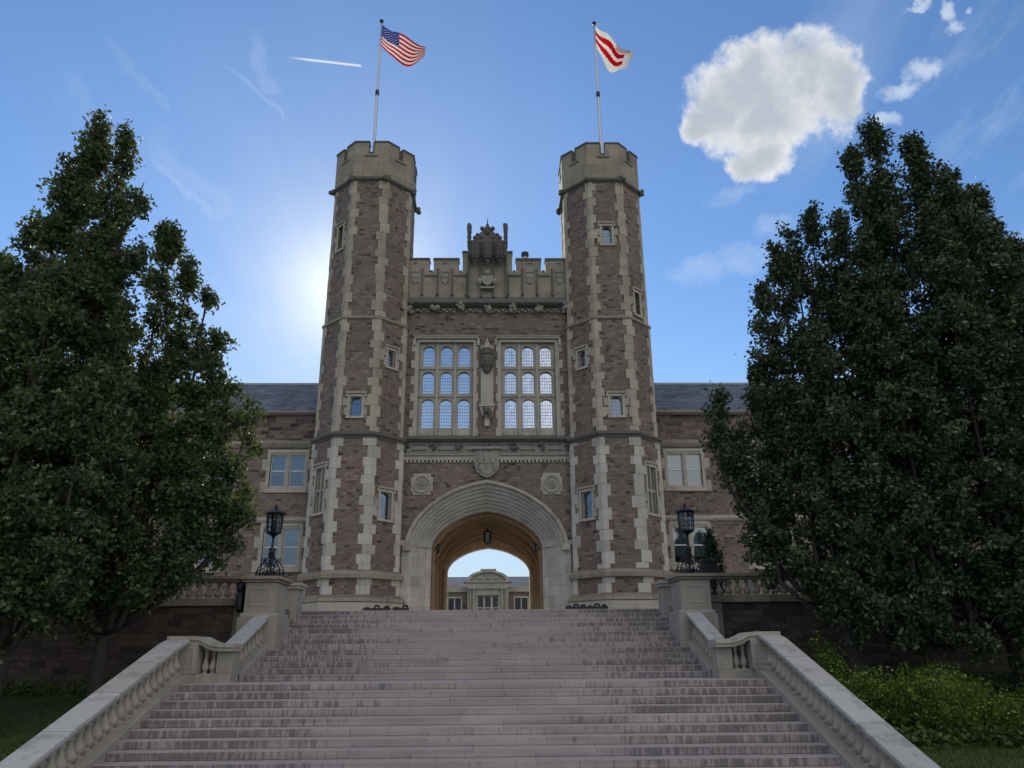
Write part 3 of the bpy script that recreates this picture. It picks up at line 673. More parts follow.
# shields and roundels over the arch
mb = MB(); pts = [(-.56,8.98),(.56,8.98),(.56,8.25),(.48,7.98),(.25,7.78),(0,7.66),(-.25,7.78),(-.48,7.98),(-.56,8.25)]
F0.poly(mb, pts, -.02, .16); F0.box(mb, -.62, .62, 8.99, 9.10, -.02, .26)
sh = obj('carved_shield', mb, M['carved'], B)
mb = MB(); F0.poly(mb, [(x*.80, 8.35+(z-8.35)*.80) for x, z in pts], .14, .20)
for i in range(-1, 2): F0.box(mb, i*.27-.085, i*.27+.085, 8.33, 8.62, .19, .25); F0.box(mb, i*.27-.04, i*.27+.04, 8.07, 8.27, .19, .24)
obj('device', mb, M['carved'], sh)
for s in (-1, 1):
    mb = MB(); cx, cz = s*2.94, 7.41
    F0.box(mb, cx-.40, cx+.40, cz-.49, cz+.49, -.02, .03); F0.box(mb, cx-.49, cx-.402, cz-.32, cz+.32, -.02, .03); F0.box(mb, cx+.402, cx+.49, cz-.32, cz+.32, -.02, .03)
    circ = lambda r: [(cx+r*math.cos(a*math.pi/12), cz+r*math.sin(a*math.pi/12)) for a in range(25)]
    F0.ring(mb, circ(.40), circ(.33), .03, .10); F0.poly(mb, circ(.24)[:-1], .03, .06)
    rd = obj('roundel', mb, M['stone'], B)
    mb = MB()
    for a in range(6): F0.poly(mb, [(cx+.17*math.cos(a*1.047)+.055*math.cos(q*1.047), cz+.17*math.sin(a*1.047)+.055*math.sin(q*1.047)) for q in range(6)], .06, .10)
    F0.box(mb, cx-.09, cx+.09, cz-.09, cz+.09, .058, .11); obj('carving', mb, M['carved'], rd)
# string course, frieze with bosses and toothed course
def course(F, u0, u1, pf, nm, m, parent=B):
    """pf: list of (d, z) outline"""
    mb = MB(); mb.rings([[F.p(u, z, d) for d, z in pf] for u in (u0, u1)]); return obj(nm, mb, M[m], parent)
course(F0, -4.15, 4.15, [(-.02,9.66),(.0,9.66),(.24,9.56),(.26,9.47),(.16,9.40),(.08,9.34),(-.02,9.34)], 'string_course', 'crust')
fz = course(F0, -4.1, 4.1, [(-.02,9.338),(.04,9.338),(.04,8.86),(.14,8.80),(.14,8.72),(-.02,8.72)], 'frieze', 'carved')
mb = MB(); rnd = random.Random(5)
for k in range(7):
    cx = -3.75+k*1.25
    for q in range(7): mb.sphere(F0.p(cx+rnd.uniform(-.14,.14), 9.12+rnd.uniform(-.14,.14), .12), rnd.uniform(.07,.12), 8)
    if k < 6: F0.box(mb, cx+.28, cx+.97, 8.96, 9.00, .03, .075); F0.box(mb, cx+.28, cx+.97, 9.22, 9.26, .03, .075)
obj('boss', mb, M['crust'], fz)
mb = MB(); F0.box(mb, -4.1, 4.1, 8.52, 8.718, -.02, .07)
for k in range(46):
    x = -4.05+k*.18
    if abs(x) > .62: F0.box(mb, x, x+.10, 8.40, 8.521, -.02, .068)
obj('dentil_course', mb, M['stone'], fz)
# the two great windows
def light_fill(F, mb, u0, u1, z1, d0, d1, rise=.26):
    """stone spandrels closing the top corners of a light into an arched head"""
    hw = (u1-u0)/2; c = (u0+u1)/2; N = 6
    for s in (-1, 1):
        for i in range(N):
            t0, t1 = i/N, (i+1)/N
            x0 = c+s*hw*math.sin(t0*math.pi/2)**1.0; x1 = c+s*hw*math.sin(t1*math.pi/2)
            y0_ = z1-rise*(1-math.cos(t0*math.pi/2)); y1_ = z1-rise*(1-math.cos(t1*math.pi/2))
            F.poly(mb, [(x0, y0_), (x1, y1_), (x1, z1+.002), (x0, z1+.002)], d0, d1)
for (ua, ub) in WIN:
    mb = MB(); rows = [(10.10, 11.52), (11.80, 12.90), (13.18, 14.22)]
    w = (ub-ua); cols = [(ua+.16+i*(w-.32+.27)/3, ua+.16+i*(w-.32+.27)/3+(w-.32-.54)/3) for i in range(3)]
    holes = [(a, b, c_, e) for a, b in cols for c_, e in rows]
    Fg = Fr(0, WY+.16, 0); Fg.panel(mb, ua-.02, ub+.02, 9.68, 14.38, holes, .16)
    for a, b, c_, e in holes: light_fill(Fg, mb, a, b, e, -.14, -.012)
    for i in (0, 1):     # moulded mullions and transoms standing forward
        mx = (cols[i][1]+cols[i+1][0])/2; Fg.box(mb, mx-.045, mx+.045, 9.70, 14.36, 0, .07)
    for z in (11.66, 13.05): Fg.box(mb, ua, ub, z-.04, z+.04, 0, .055)
    for a, b in cols: Fg.box(mb, a-.03, b+.03, 9.70, 9.86, 0, .06)
    wo = obj('great_window', mb, M['stone'], B)
    mb = MB(); Fg.box(mb, ua, ub, 9.75, 14.36, -.16, -.135); obj('leaded_glass', mb, M['hallglass'], wo)
    mb = MB()
    for a, b, c_, e in holes:
        for k in range(1, 5): Fg.box(mb, a+(b-a)*k/5-.007, a+(b-a)*k/5+.007, c_, e, -.13, -.12)
        for k in range(1, int((e-c_)/.16)): Fg.box(mb, a, b, c_+k*.16-.007, c_+k*.16+.007, -.13, -.118)
        Fg.box(mb, a, a+.025, c_, e, -.13, -.10); Fg.box(mb, b-.025, b, c_, e, -.13, -.10)
    obj('lead_came', mb, M['lead'], wo)
    mb = MB()            # surround with toothed outer edge, and label mould
    F0.box(mb, ua-.14, ua, 9.66, 14.36, -.30, .03); F0.box(mb, ub, ub+.14, 9.66, 14.36, -.30, .03); F0.box(mb, ua-.14, ub+.14, 14.362, 14.50, -.3, .03)
    z = 9.67; k = 0
    while z < 14.2:
        for s, e in ((-1, ua-.142), (1, ub+.142)):
            inner = abs(e) < 1.2; ln = (.22, .06)[k % 2] if not inner else (.10, .03)[k % 2]
            F0.box(mb, min(e, e+s*ln), max(e, e+s*ln), z, z+.41, -.02, .026)
        z += .42; k += 1
    F0.box(mb, ua-.26, ub+.26, 14.53, 14.62, -.02, .14); F0.box(mb, ua-.30, ub+.30, 14.622, 14.67, -.02, .18)
    for e in (ua-.30, ub+.18): F0.box(mb, e, e+.12, 14.18, 14.529, -.02, .12)
    obj('surround', mb, M['stone'], wo)
# canopied niche between them
mb = MB(); F0.box(mb, -.30, .30, 10.9, 14.1, -.02, .05)
F0.box(mb, -.36, .36, 11.05, 11.17, -.02, .20); F0.poly(mb, [(-.34,11.04),(.34,11.04),(.22,10.62),(0,10.40),(-.22,10.62)], -.02, .14); F0.box(mb, -.12, .12, 10.12, 10.45, -.02, .12)
nc = obj('niche', mb, M['stone'], B)
mb = MB()
for r_, z0, z1 in ((.34, 13.25, 13.62), (.33, 13.64, 13.96)):
    mb.lathe(0, WY-.08, [(r_*.86, z0), (r_, z0+.04), (r_, z1-.05), (r_*.8, z1)], 8, R(22.5))
for a in range(-2, 3): mb.lathe(.29*math.sin(a*.6), WY-.10-.25*math.cos(a*.6), [(.035, 13.02), (.06, 13.15), (.05, 13.3), (.02, 13.75)], 6)
mb.lathe(0, WY-.08, [(.05, 12.72), (.16, 12.80), (.24, 12.98), (.30, 13.20), (.32, 13.26)], 8); mb.mat = 0
for q in range(9): mb.sphere((rnd.uniform(-.22,.22), WY-.22, 10.72+rnd.uniform(-.18,.2)), rnd.uniform(.05,.09), 6)
obj('canopy', mb, M['crust'], nc)
mb = MB()
for r_, z0, z1 in ((.27, 13.97, 14.14), (.16, 14.142, 14.30)): mb.lathe(0, WY-.06, [(r_, z0), (r_*1.05, z0+.04), (r_*.8, z1)], 8, R(22.5))
mb.lathe(0, WY-.06, [(.09, 14.30), (.12, 14.36), (.05, 14.42), (.06, 14.47), (.01, 14.56)], 6)
for x in (-.27, .27): mb.lathe(x, WY-.12, [(.04, 13.9), (.05, 14.0), (.01, 14.25)], 6)
obj('canopy_spire', mb, M['stone'], nc)
mb = MB()
for q in range(14): mb.sphere((rnd.uniform(-.20,.20), WY-.17, 10.80+rnd.uniform(-.22,.22)), rnd.uniform(.05,.09), 6)
obj('corbel_carving', mb, M['crust'], nc)
# parapet of the gate block
mb = MB(); PF = Fr(0, WY-.10, 0)
def pblock(a, b, z0, z1): PF.box(mb, a, b, z0, z1, -.45, 0)
pblock(-4.15, 4.15, 16.55, 18.12)
for s in (-1, 1):
    for (a, b, z1) in ((1.43, 2.68, 18.78), (2.90, 4.1, 18.78), (.98, 1.24, 19.18)):
        pblock(min(s*a, s*b), max(s*a, s*b), 18.121, z1)
pblock(-.979, .979, 18.121, 19.68)
bt = obj('battlement', mb, M['grimy'], B)
mb = MB()
for s in (-1, 1):
    for (a, b, z1) in ((1.40, 2.71, 18.78), (2.87, 4.12, 18.78), (.985, 1.27, 19.18)):
        PF.box(mb, min(s*a, s*b), max(s*a, s*b), z1+.001, z1+.10, -.49, .05)
    for (a, b) in ((1.272, 1.398), (2.712, 2.868)): PF.box(mb, min(s*a, s*b), max(s*a, s*b), 18.122, 18.18, -.48, .05)
    for (a, b) in ((1.27, 1.40), (2.71, 2.87)): PF.box(mb, min(s*a, s*b)-.25, max(s*a, s*b)+.25, 17.86, 17.93, -.05, .055)
    for x in (1.02, 1.74, 2.46, 3.22, 3.93):       # thin ribs dividing the panels
        PF.box(mb, s*x-.035, s*x+.035, 16.78, 18.0 if x in (1.02,) else 18.3, -.02, .07); mb.sphere(PF.p(s*x, 16.84, .06), .085, 6)
PF.box(mb, -1.02, 1.02, 19.681, 19.79, -.5, .08)
obj('coping', mb, M['crust'], bt)
mb = MB()
for s in (-1, 1):
    for x in (2.10, 3.57):
        PF.box(mb, s*x-.16, s*x+.16, 17.78, 17.98, -.02, .05); PF.poly(mb, [(s*x-.14,17.74),(s*x+.14,17.74),(s*x+.13,17.55),(s*x,17.42),(s*x-.13,17.55)], -.02, .06)
        PF.poly(mb, [(s*x-.22,18.10),(s*x+.22,18.10),(s*x,18.62)], -.02, .04); mb.sphere(PF.p(s*x, 18.62, .04), .09, 6)
obj('carved_shield', mb, M['carved'], bt)
cor = course(F0, -4.1, 4.1, [(-.02,16.72),(.10,16.72),(.32,16.42),(.32,16.33),(.20,16.25),(-.02,16.18)], 'cornice', 'crust')
mb = MB()
for k in range(7):
    cx = -3.84+k*1.28
    for q in range(9): mb.sphere(F0.p(cx+rnd.uniform(-.15,.15), 16.14+rnd.uniform(-.24,.22), .17+rnd.uniform(-.05,.12)), rnd.uniform(.08,.14), 8)
    if k < 6:
        for j in range(5):
            u = cx+.25+j*.17; mb.sphere(F0.p(u, 15.95+.07*(j % 2), .07), .085, 6, 1, .8, .9); mb.sphere(F0.p(u+.08, 16.09, .05), .05, 6)
obj('boss', mb, M['carved'], cor)
# carved centrepiece: corbelled canopy, coat of arms, cresting and pinnacles
mb = MB(); F1 = Fr(0, WY-.16, 0)
F1.box(mb, -.95, .95, 18.93, 19.66, -.1, .16); F1.box(mb, -1.0, 1.0, 19.662, 19.76, -.1, .22)
for x in (-.62, 0, .62):
    mb.lathe(x, WY-.34, [(.02, 18.4), (.12, 18.54), (.22, 18.73), (.27, 18.94), (.27, 19.58)], 8, R(22.5))
for x in (-.94, -.32, .32, .94): F1.box(mb, x-.04, x+.04, 16.68, 18.94, -.05, .12)
for x in (-.62, 0, .62):
    for q in range(-2, 3):
        aa = q*.42; mb.tube([(x+.29*math.sin(aa), WY-.34-.27*math.cos(aa)*1.05, z_) for z_ in (18.80, 19.3, 19.62)], .022, 4)
        mb.sphere((x+.25*math.sin(aa), WY-.34-.25*math.cos(aa), 18.70), .05, 6); mb.sphere((x+.30*math.sin(aa), WY-.34-.30*math.cos(aa), 19.18), .035, 6)
    mb.sphere((x, WY-.42, 18.38), .07, 6)
for q in range(12): mb.sphere(F1.p(-.92+q*.167, 19.72, .20), .045, 6)
ct = obj('centrepiece', mb, M['crust'], bt)
mb = MB()
F1.poly(mb, [(-.30,17.78),(.30,17.78),(.29,17.53),(.18,17.34),(0,17.23),(-.18,17.34),(-.29,17.53)], 0, .22)
for s in (-1, 1): mb.sphere(F1.p(s*.36, 17.53, .12), .13, 8, 1, .7, 1.5)
mb.sphere(F1.p(0, 17.96, .12), .16, 8, 1.2, .7, 1); F1.box(mb, -.34, .34, 17.1, 17.2, -.02, .20); obj('coat_of_arms', mb, M['carved'], ct)
mb = MB(); yC = WY-.12
F2 = Fr(0, yC, 0)
F2.poly(mb, [(-.70,19.76),(.70,19.76),(.72,19.96),(.60,20.14),(.42,20.22),(.26,20.4),(-.26,20.4),(-.42,20.22),(-.60,20.14),(-.72,19.96)], -.16, .10)
for x, z, r_ in ((-.62,20.,.13),(.62,20.,.13),(-.50,20.18,.10),(.50,20.18,.10),(-.27,20.54,.12),(.27,20.54,.12),(-.14,20.48,.10),(.14,20.48,.10),(0,20.3,.17),(-.32,20.02,.12),(.32,20.02,.12)):
    mb.sphere((x, yC-.06, z), r_, 8)
mb.lathe(0, yC, [(.13, 20.38), (.16, 20.63), (.06, 20.72), (.09, 20.78), (.03, 20.84), (.02, 21.1), (.005, 21.18)], 8)
obj('cresting', mb, M['crust'], ct)
for s in (-1, 1):
    mb = MB(); mb.lathe(s*.92, yC, [(.10, 19.78), (.10, 20.04), (.13, 20.08), (.09, 20.14), (.11, 20.43), (.13, 20.68), (.10, 20.82), (.03, 20.9)], 8)
    for q in range(5): mb.sphere((s*.92+rnd.uniform(-.06,.06), yC-.06, 20.18+q*.15), .085, 6)
    obj('pinnacle', mb, M['crust'], ct)
# body of the gate block behind the front: roof, sides, rear wall
mb = MB(); mb.box(-4.0, 4.0, WY+.5, 43.9, 16.0, 16.5); mb.box(-4.0, 4.0, 43.5, 43.98, 5.9, 16.19); obj('flat_roof', mb, M['rubble'], B)
mb = MB()
for s in (-1, 1): mb.box(min(s*2.85, s*8), max(s*2.85, s*8), WY+1.45, 43.95, TZ, 9.5); mb.box(min(s*2.3, s*2.85), max(s*2.3, s*2.85), 43.42, 43.97, TZ, 5.9)
ra = arch(2.27, 1.31, 4.44)
for i in range(len(ra)-1):
    mb.add([(ra[i][0], 44.0, ra[i][1]), (ra[i+1][0], 44.0, ra[i+1][1]), (ra[i+1][0], 44.0, 6.5), (ra[i][0], 44.0, 6.5)], [(0,1,2,3)])
mb.box(-8, 8, WY+1.45, 43.95, 6.95, 7.6)
obj('inner_mass', mb, M['rubble'], B)

# ------------------------------------------------------------------ towers
OA = math.tan(R(22.5))
def octo(cx, cy, b, z): return [(cx+b/math.cos(R(22.5))*math.sin(R(22.5+45*k)), cy-b/math.cos(R(22.5))*math.cos(R(22.5+45*k)), z) for k in range(8)]
def oct_loft(mb, cx, cy, prof): mb.rings([octo(cx, cy, b, z) for b, z in prof])
STG = [(TZ, 3.2, 2.10), (3.2, 9.32, 2.05), (9.32, 15.0, 1.99), (15.0, 22.6, 1.94)]
def face(cx, cy, k, b): a = 45*k; return Fr(cx+b*math.sin(R(a)), cy-b*math.cos(R(a)), a)
# windows: (face index for the left tower, u0, u1, z0, z1, kind); the right tower mirrors the face index
WL = [(0, -.27, .27, 10.18, 11.10, 'one'), (1, -.22, .22, 12.72, 13.55, 'one'), (1, -.30, .30, 5.66, 6.85, 'one'), (-1, -.33, .33, 5.95, 7.95, 'two'), (-1, -.20, .20, 18.9, 20.2, 'blind'), (2, -.25, .25, 12.2, 13.2, 'one')]
WR = [(0, -.27, .27, 10.18, 11.10, 'one'), (0, -.24, .24, 18.95, 19.95, 'one'), (-1, -.22, .22, 12.72, 13.55, 'one'), (-1, -.30, .30, 5.66, 6.85, 'one'), (1, -.33, .33, 5.85, 7.95, 'two'), (1, -.20, .20, 15.4, 16.6, 'blind')]
def tower_window(F, a, b, z0, z1, kind, parent):
    mb = MB(); t = .11
    F.box(mb, a-t, a, z0-.1, z1+.1, -.05, .035); F.box(mb, b, b+t, z0-.1, z1+.1, -.05, .035); F.box(mb, a-t, b+t, z1, z1+t+.02, -.05, .034)
    F.poly(mb, [(a-t-.03, z0-.1), (b+t+.03, z0-.1), (b+t+.03, z0), (a-t-.03, z0)], -.05, .07)
    F.box(mb, a-t-.07, b+t+.07, z1+t+.03, z1+t+.11, -.02, .10)
    for e in (a-t-.07, b+t+.01): F.box(mb, e, e+.06, z1-.02, z1+t+.029, -.02, .08)
    for i in range(2): F.box(mb, a-t-(.20 if i else .12), a-t-.001, z0+.05+i*.45, z0+.40+i*.45, -.02, .02); F.box(mb, b+t+.001, b+t+(.20 if i else .12), z0+.05+i*.45, z0+.40+i*.45, -.02, .02)
    if kind != 'blind':
        F.box(mb, a, a+.04, z0, z1, -.20, -.05); F.box(mb, b-.04, b, z0, z1, -.20, -.05)
        if kind == 'one': light_fill(F, mb, a+.04, b-.04, z1, -.19, -.05, .2)
        else:
            F.box(mb, (a+b)/2-.05, (a+b)/2+.05, z0, z1, -.2, -.03); F.box(mb, a, b, (z0+z1)/2-.05, (z0+z1)/2+.05, -.2, -.035)
            for (p, q) in ((a, (a+b)/2-.05), ((a+b)/2+.05, b)):
                light_fill(F, mb, p, q, z1, -.19, -.05, .14); light_fill(F, mb, p, q, (z0+z1)/2-.05, -.19, -.05, .14)
    w = obj('window', mb, M['stone'], parent)
    mb = MB()
    if kind == 'blind':
        F.box(mb, a, b, z0, z1, -.26, -.20); obj('blind_panel', mb, M['grimy'], parent)
    else:
        F.box(mb, a, b, z0, z1, -.26, -.19); mb.mat = 1
        for k in range(1, 4): F.box(mb, a+(b-a)*k/4-.006, a+(b-a)*k/4+.006, z0, z1, -.189, -.18)
        for k in range(1, int((z1-z0)/.17)): F.box(mb, a, b, z0+k*.17-.006, z0+k*.17+.006, -.189, -.179)
        obj('leaded_glass', mb, [M['dimglass'], M['lead']], parent)
for s, side, WN in ((-1, 'left', WL), (1, 'right', WR)):
    cx, cy = s*5.86, 35.0; rq = random.Random(11 if s < 0 else 12)
    mb = MB()
    for z0, z1, b in STG:
        hb = b*OA
        for k in range(8):
            kk = k if k <= 4 else k-8
            hs = [(u0, u1, a, e) for (f, u0, u1, a, e, kd) in WN if f == kk and z0 <= a and e <= z1]
            face(cx, cy, k, b).panel(mb, -hb, hb, z0, z1, hs, .25)
    for z, b in ((9.32, 2.05), (15.0, 1.99), (3.2, 2.1)): mb.add(octo(cx, cy, b, z), [tuple(range(8))])
    tw = obj('tower', mb, M['rubble'], B); tw['label'] = f'{side} tower'
    for (f, u0, u1, a, e, kd) in WN:
        b = [q[2] for q in STG if q[0] <= a and e <= q[1]][0]; tower_window(face(cx, cy, f, b), u0, u1, a, e, kd, tw)
    # quoins
    for k in range(8):
        mb = MB()
        for z0, z1, b in STG:
            hb = b*OA
            z = z0+(.35 if z0 == TZ else 0); alt = rq.randint(0, 1)
            while z < z1-.05:
                h = rq.choice([.40, .46, .52]); h = min(h, z1-z)
                if z1-(z+h) < .22: h = z1-z
                w = [(.20, .40), (.40, .21), (.30, .24)][(alt if rq.random() > .2 else 2)]; alt = 1-alt
                w1, w2 = w[0]+rq.uniform(-.03,.04), w[1]+rq.uniform(-.03,.04)
                if z0 > 9: w1 *= .82; w2 *= .82
                F1_, F2_ = face(cx, cy, k, b), face(cx, cy, k+1, b); pr = rq.uniform(.018,.034); cn = hb+pr*OA
                pts = [F1_.p(hb-w1, 0, pr)[:2], F1_.p(cn, 0, pr)[:2], F2_.p(-hb+w2, 0, pr)[:2], F2_.p(-hb+w2, 0, -.05)[:2], F1_.p(hb-.05, 0, -.05)[:2], F1_.p(hb-w1, 0, -.05)[:2]]
                mb.mat = 1 if z0 > 9 else 0; mb.prism(pts, z+.004, z+h-.004); z += h
        obj('quoins', mb, [M['quoin'], M['quoin_old']], tw)
    # base courses and string courses
    for nm, pf, m in (('plinth', [(2.36,TZ),(2.36,2.12),(2.30,2.18)], 'stone'), ('plinth_moulding', [(2.18,2.182),(2.34,2.20),(2.33,2.34),(2.20,2.46),(2.08,2.50)], 'grimy'),
                      ('base_string', [(2.08,3.12),(2.24,3.14),(2.26,3.30),(2.18,3.42),(2.03,3.50)], 'grimy'),
                      ('string_course', [(2.02,9.14),(2.09,9.17),(2.10,9.24),(2.19,9.31),(2.19,9.40),(1.97,9.52)], 'crust'),
                      ('string_course', [(1.97,14.92),(2.07,14.95),(2.07,15.06),(1.92,15.16)], 'grimy'),
                      ('string_course', [(1.92,22.42),(1.98,22.48),(2.08,22.55),(2.08,22.66),(1.98,22.74)], 'crust')):
        mb = MB(); oct_loft(mb, cx, cy, pf); obj(nm, mb, M[m], tw)
    mb = MB()
    for p in octo(cx, cy, 2.09, 22.56):
        for q in range(6): mb.sphere((p[0]+rq.uniform(-.08,.08), p[1]+rq.uniform(-.08,.08), p[2]+rq.uniform(-.13,.12)), rq.uniform(.09,.14), 7)
    obj('boss', mb, M['crust'], tw)
    # battlemented parapet
    PB, PI_, ZC, ZM = 1.99, 1.62, 24.10, 24.74
    mb = MB()
    o0, o1, i1, i0 = octo(cx, cy, PB, 22.72), octo(cx, cy, PB, ZC), octo(cx, cy, PI_, ZC), octo(cx, cy, PI_, 23.3)
    mb.rings([o0, o1, i1, i0], caps=False); mb.add(octo(cx, cy, PI_, 23.3), [tuple(range(8))])
    g = .14
    for k in range(8):
        Fa, Fb = face(cx, cy, k, PB), face(cx, cy, k+1, PB); hb = PB*OA; hi = PI_*OA; th = PB-PI_
        pts = [Fa.p(g,0)[:2], Fa.p(hb,0)[:2], Fb.p(-g,0)[:2], Fb.p(-g,0,-th)[:2], Fa.p(hi,0,-th)[:2], Fa.p(g,0,-th)[:2]]
        mb.prism(pts, ZC+.001, ZM)
    pp = obj('parapet', mb, M['grimy'], tw)
    mb = MB()
    for k in range(8):
        Fa, Fb = face(cx, cy, k, PB), face(cx, cy, k+1, PB); e = .045; hb = (PB+e)*OA; hi = (PI_-e)*OA; th = PB-PI_
        pts = [Fa.p(g-.03,0,e)[:2], Fa.p(hb,0,e)[:2], Fb.p(-g+.03,0,e)[:2], Fb.p(-g+.03,0,-th-e)[:2], Fa.p(hi,0,-th-e)[:2], Fa.p(g-.03,0,-th-e)[:2]]
        mb.prism(pts, ZM+.001, ZM+.075)
        Fa.box(mb, -.33, .33, ZC-.20, ZC-.14, -.05, .035); Fa.box(mb, -g+.002, g-.002, ZC+.002, ZC+.05, -th, .035)
        Fa.box(mb, g-.07, g-.004, ZC+.06, ZM-.002, -.05, .02); Fa.box(mb, -g+.004, -g+.07, ZC+.06, ZM-.002, -.05, .02)
    obj('coping', mb, M['crust'], pp)
    # flag pole on the tower roof
    px = s*6.13
    fp = root('flagpole', (px, 35, 23.3), f'tall grey flagpole on the {side} tower roof', 'flagpole', 'flagpoles on the two towers')
    mb = MB(); mb.sm = True; mb.lathe(px, 35, [(.085, 23.3), (.08, 26), (.072, 29), (.058, 32), (.045, 34.45)], 12); mb.sm = False; obj('pole', mb, M['metal'], fp)
    mb = MB(); mb.lathe(px, 35, [(.10, 29.35), (.11, 29.4), (.11, 29.62), (.085, 29.68)], 10); obj('cleat', mb, M['iron'], fp)
    mb = MB(); mb.sphere((px, 35, 34.55), .12, 10); obj('finial', mb, M['iron'], fp)
mb = MB(); rv = root('roof_vent', (1.95, 36.5, 16.9), 'small pale vent pipe with dark cowl behind the gate parapet', 'vent')
mb.sm = True; mb.lathe(1.98, 36.5, [(.13, 16.9), (.13, 20.15)], 12); obj('pipe', mb, M['sash'], rv)
mb = MB(); mb.lathe(1.98, 36.5, [(.20, 20.15), (.20, 20.35), (.10, 20.42)], 12); obj('cowl', mb, M['black'], rv)

# ------------------------------------------------------------------ flags
def flag(px, z_top, L, hoist, NXc, NYc, pick, mats, label, drop, foldmax, seed, yaw=0.0):
    """cloth hanging from its hoist, blown to the right and folding away from the viewer"""
    mb = MB(); V = []
    for j in range(NYc+1):
        t_ = j/NYc
        for i in range(NXc+1):
            s_ = i/NXc; phi = foldmax*s_**1.1
            x = px+.06+L*s_*math.cos(R(10))*(1-.06*t_)
            z = z_top-drop*(s_**.9)-hoist*t_*math.cos(phi)+.05*math.sin(s_*9+t_*2)*s_
            y = 35+hoist*t_*math.sin(phi)+.16*math.sin(s_*8.5+t_*2.2+seed)*min(1, s_*4)+yaw*s_
            V.append((x, y, z))
    w = NXc+1; mb.v = V
    for j in range(NYc):
        for i in range(NXc):
            mb.f.append((j*w+i, j*w+i+1, (j+1)*w+i+1, (j+1)*w+i)); mb.mi.append(pick((i+.5)/NXc, (j+.5)/NYc, i, j)); mb.smooth.append(True)
    o = obj('flag', mb, mats, None, 0, (px, 35, z_top)); sd = o.modifiers.new('thickness', 'SOLIDIFY'); sd.thickness = .006
    return setp(o, label, 'flag')
def us(u, v, i, j):
    if u < .4 and v < 7/13:
        a, b = i, j
        return 1 if (a % 4 == 2 and b % 4 == 2) or (a % 4 == 0 and b % 4 == 0 and a > 0 and b > 0) else 2
    return 0 if (j//3) % 2 == 0 else 1
flag(-6.13, 34.30, 2.55, 1.50, 60, 39, us, [M['f_red'], M['f_white'], M['f_navy']], 'American flag streaming right from the left tower pole', 1.55, R(112), 0.6)
def uni(u, v, i, j):
    for c0 in (.30, .64):
        if abs(v-(c0+.055*math.sin(u*11))) < .10 and u < .80: return 0
    if .55 < u < .92 and v < .20: return 3 if (i+j) % 2 == 0 else 1
    return 1
flag(6.13, 34.36, 2.15, 1.60, 50, 36, uni, [M['f_red'], M['f_white'], M['f_green'], M['f_tanc']], 'white flag with wavy red bands streaming from the right tower pole', 2.05, R(108), 2.0)

# ------------------------------------------------------------------ wings
WGY = 35.6
def sash_window(F, cu, z0, z1, parent, wide=1.62, blind=.55):
    """paired sash window in a toothed stone surround; returns nothing, the wall hole is made by the caller"""
    a, b = cu-wide/2, cu+wide/2; mb = MB()
    F.box(mb, a-.12, a, z0-.12, z1+.10, -.25, .03); F.box(mb, b, b+.12, z0-.12, z1+.10, -.25, .03); F.box(mb, a-.121, b+.121, z1+.101, z1+.24, -.25, .032)
    F.box(mb, a-.16, b+.16, z0-.28, z0-.121, -.25, .07); F.box(mb, cu-.085, cu+.085, z0-.12, z1+.10, -.2, .0)
    F.box(mb, a, b, z0-.12, z0, -.2, -.01); F.box(mb, a, b, z1, z1+.1, -.2, -.01)
    for i in range(4):
        l = .26 if i % 2 == 0 else .05
        for s in (-1, 1):
            e = a-.121 if s < 0 else b+.121; F.box(mb, min(e, e+s*l), max(e, e+s*l), z0-.27+i*.53, z0+.24+i*.53, -.02, .024)
    w = obj('window', mb, M['stone'], parent)
    mb = MB(); mg = MB(); mz = MB()
    for (p, q) in ((a, cu-.085), (cu+.085, b)):
        zm = (z0+z1)/2
        for (z_, e_, d_) in ((z0, zm+.02, -.14), (zm-.02, z1, -.11)):
            F.box(mb, p, p+.05, z_, e_, d_-.03, d_); F.box(mb, q-.05, q, z_, e_, d_-.03, d_); F.box(mb, p+.051, q-.051, z_, z_+.05, d_-.03, d_); F.box(mb, p+.051, q-.051, e_-.05, e_, d_-.03, d_)
            F.box(mg, p+.05, q-.05, z_+.05, e_-.05, d_-.02, d_-.012)
        F.box(mz, p+.03, q-.03, z1-(z1-z0)*blind, z1-.01, -.24, -.235)
    obj('sash', mb, M['sash'], w); obj('glass', mg, M['glass'], w); obj('roller_blind', mz, M['blind'], w)
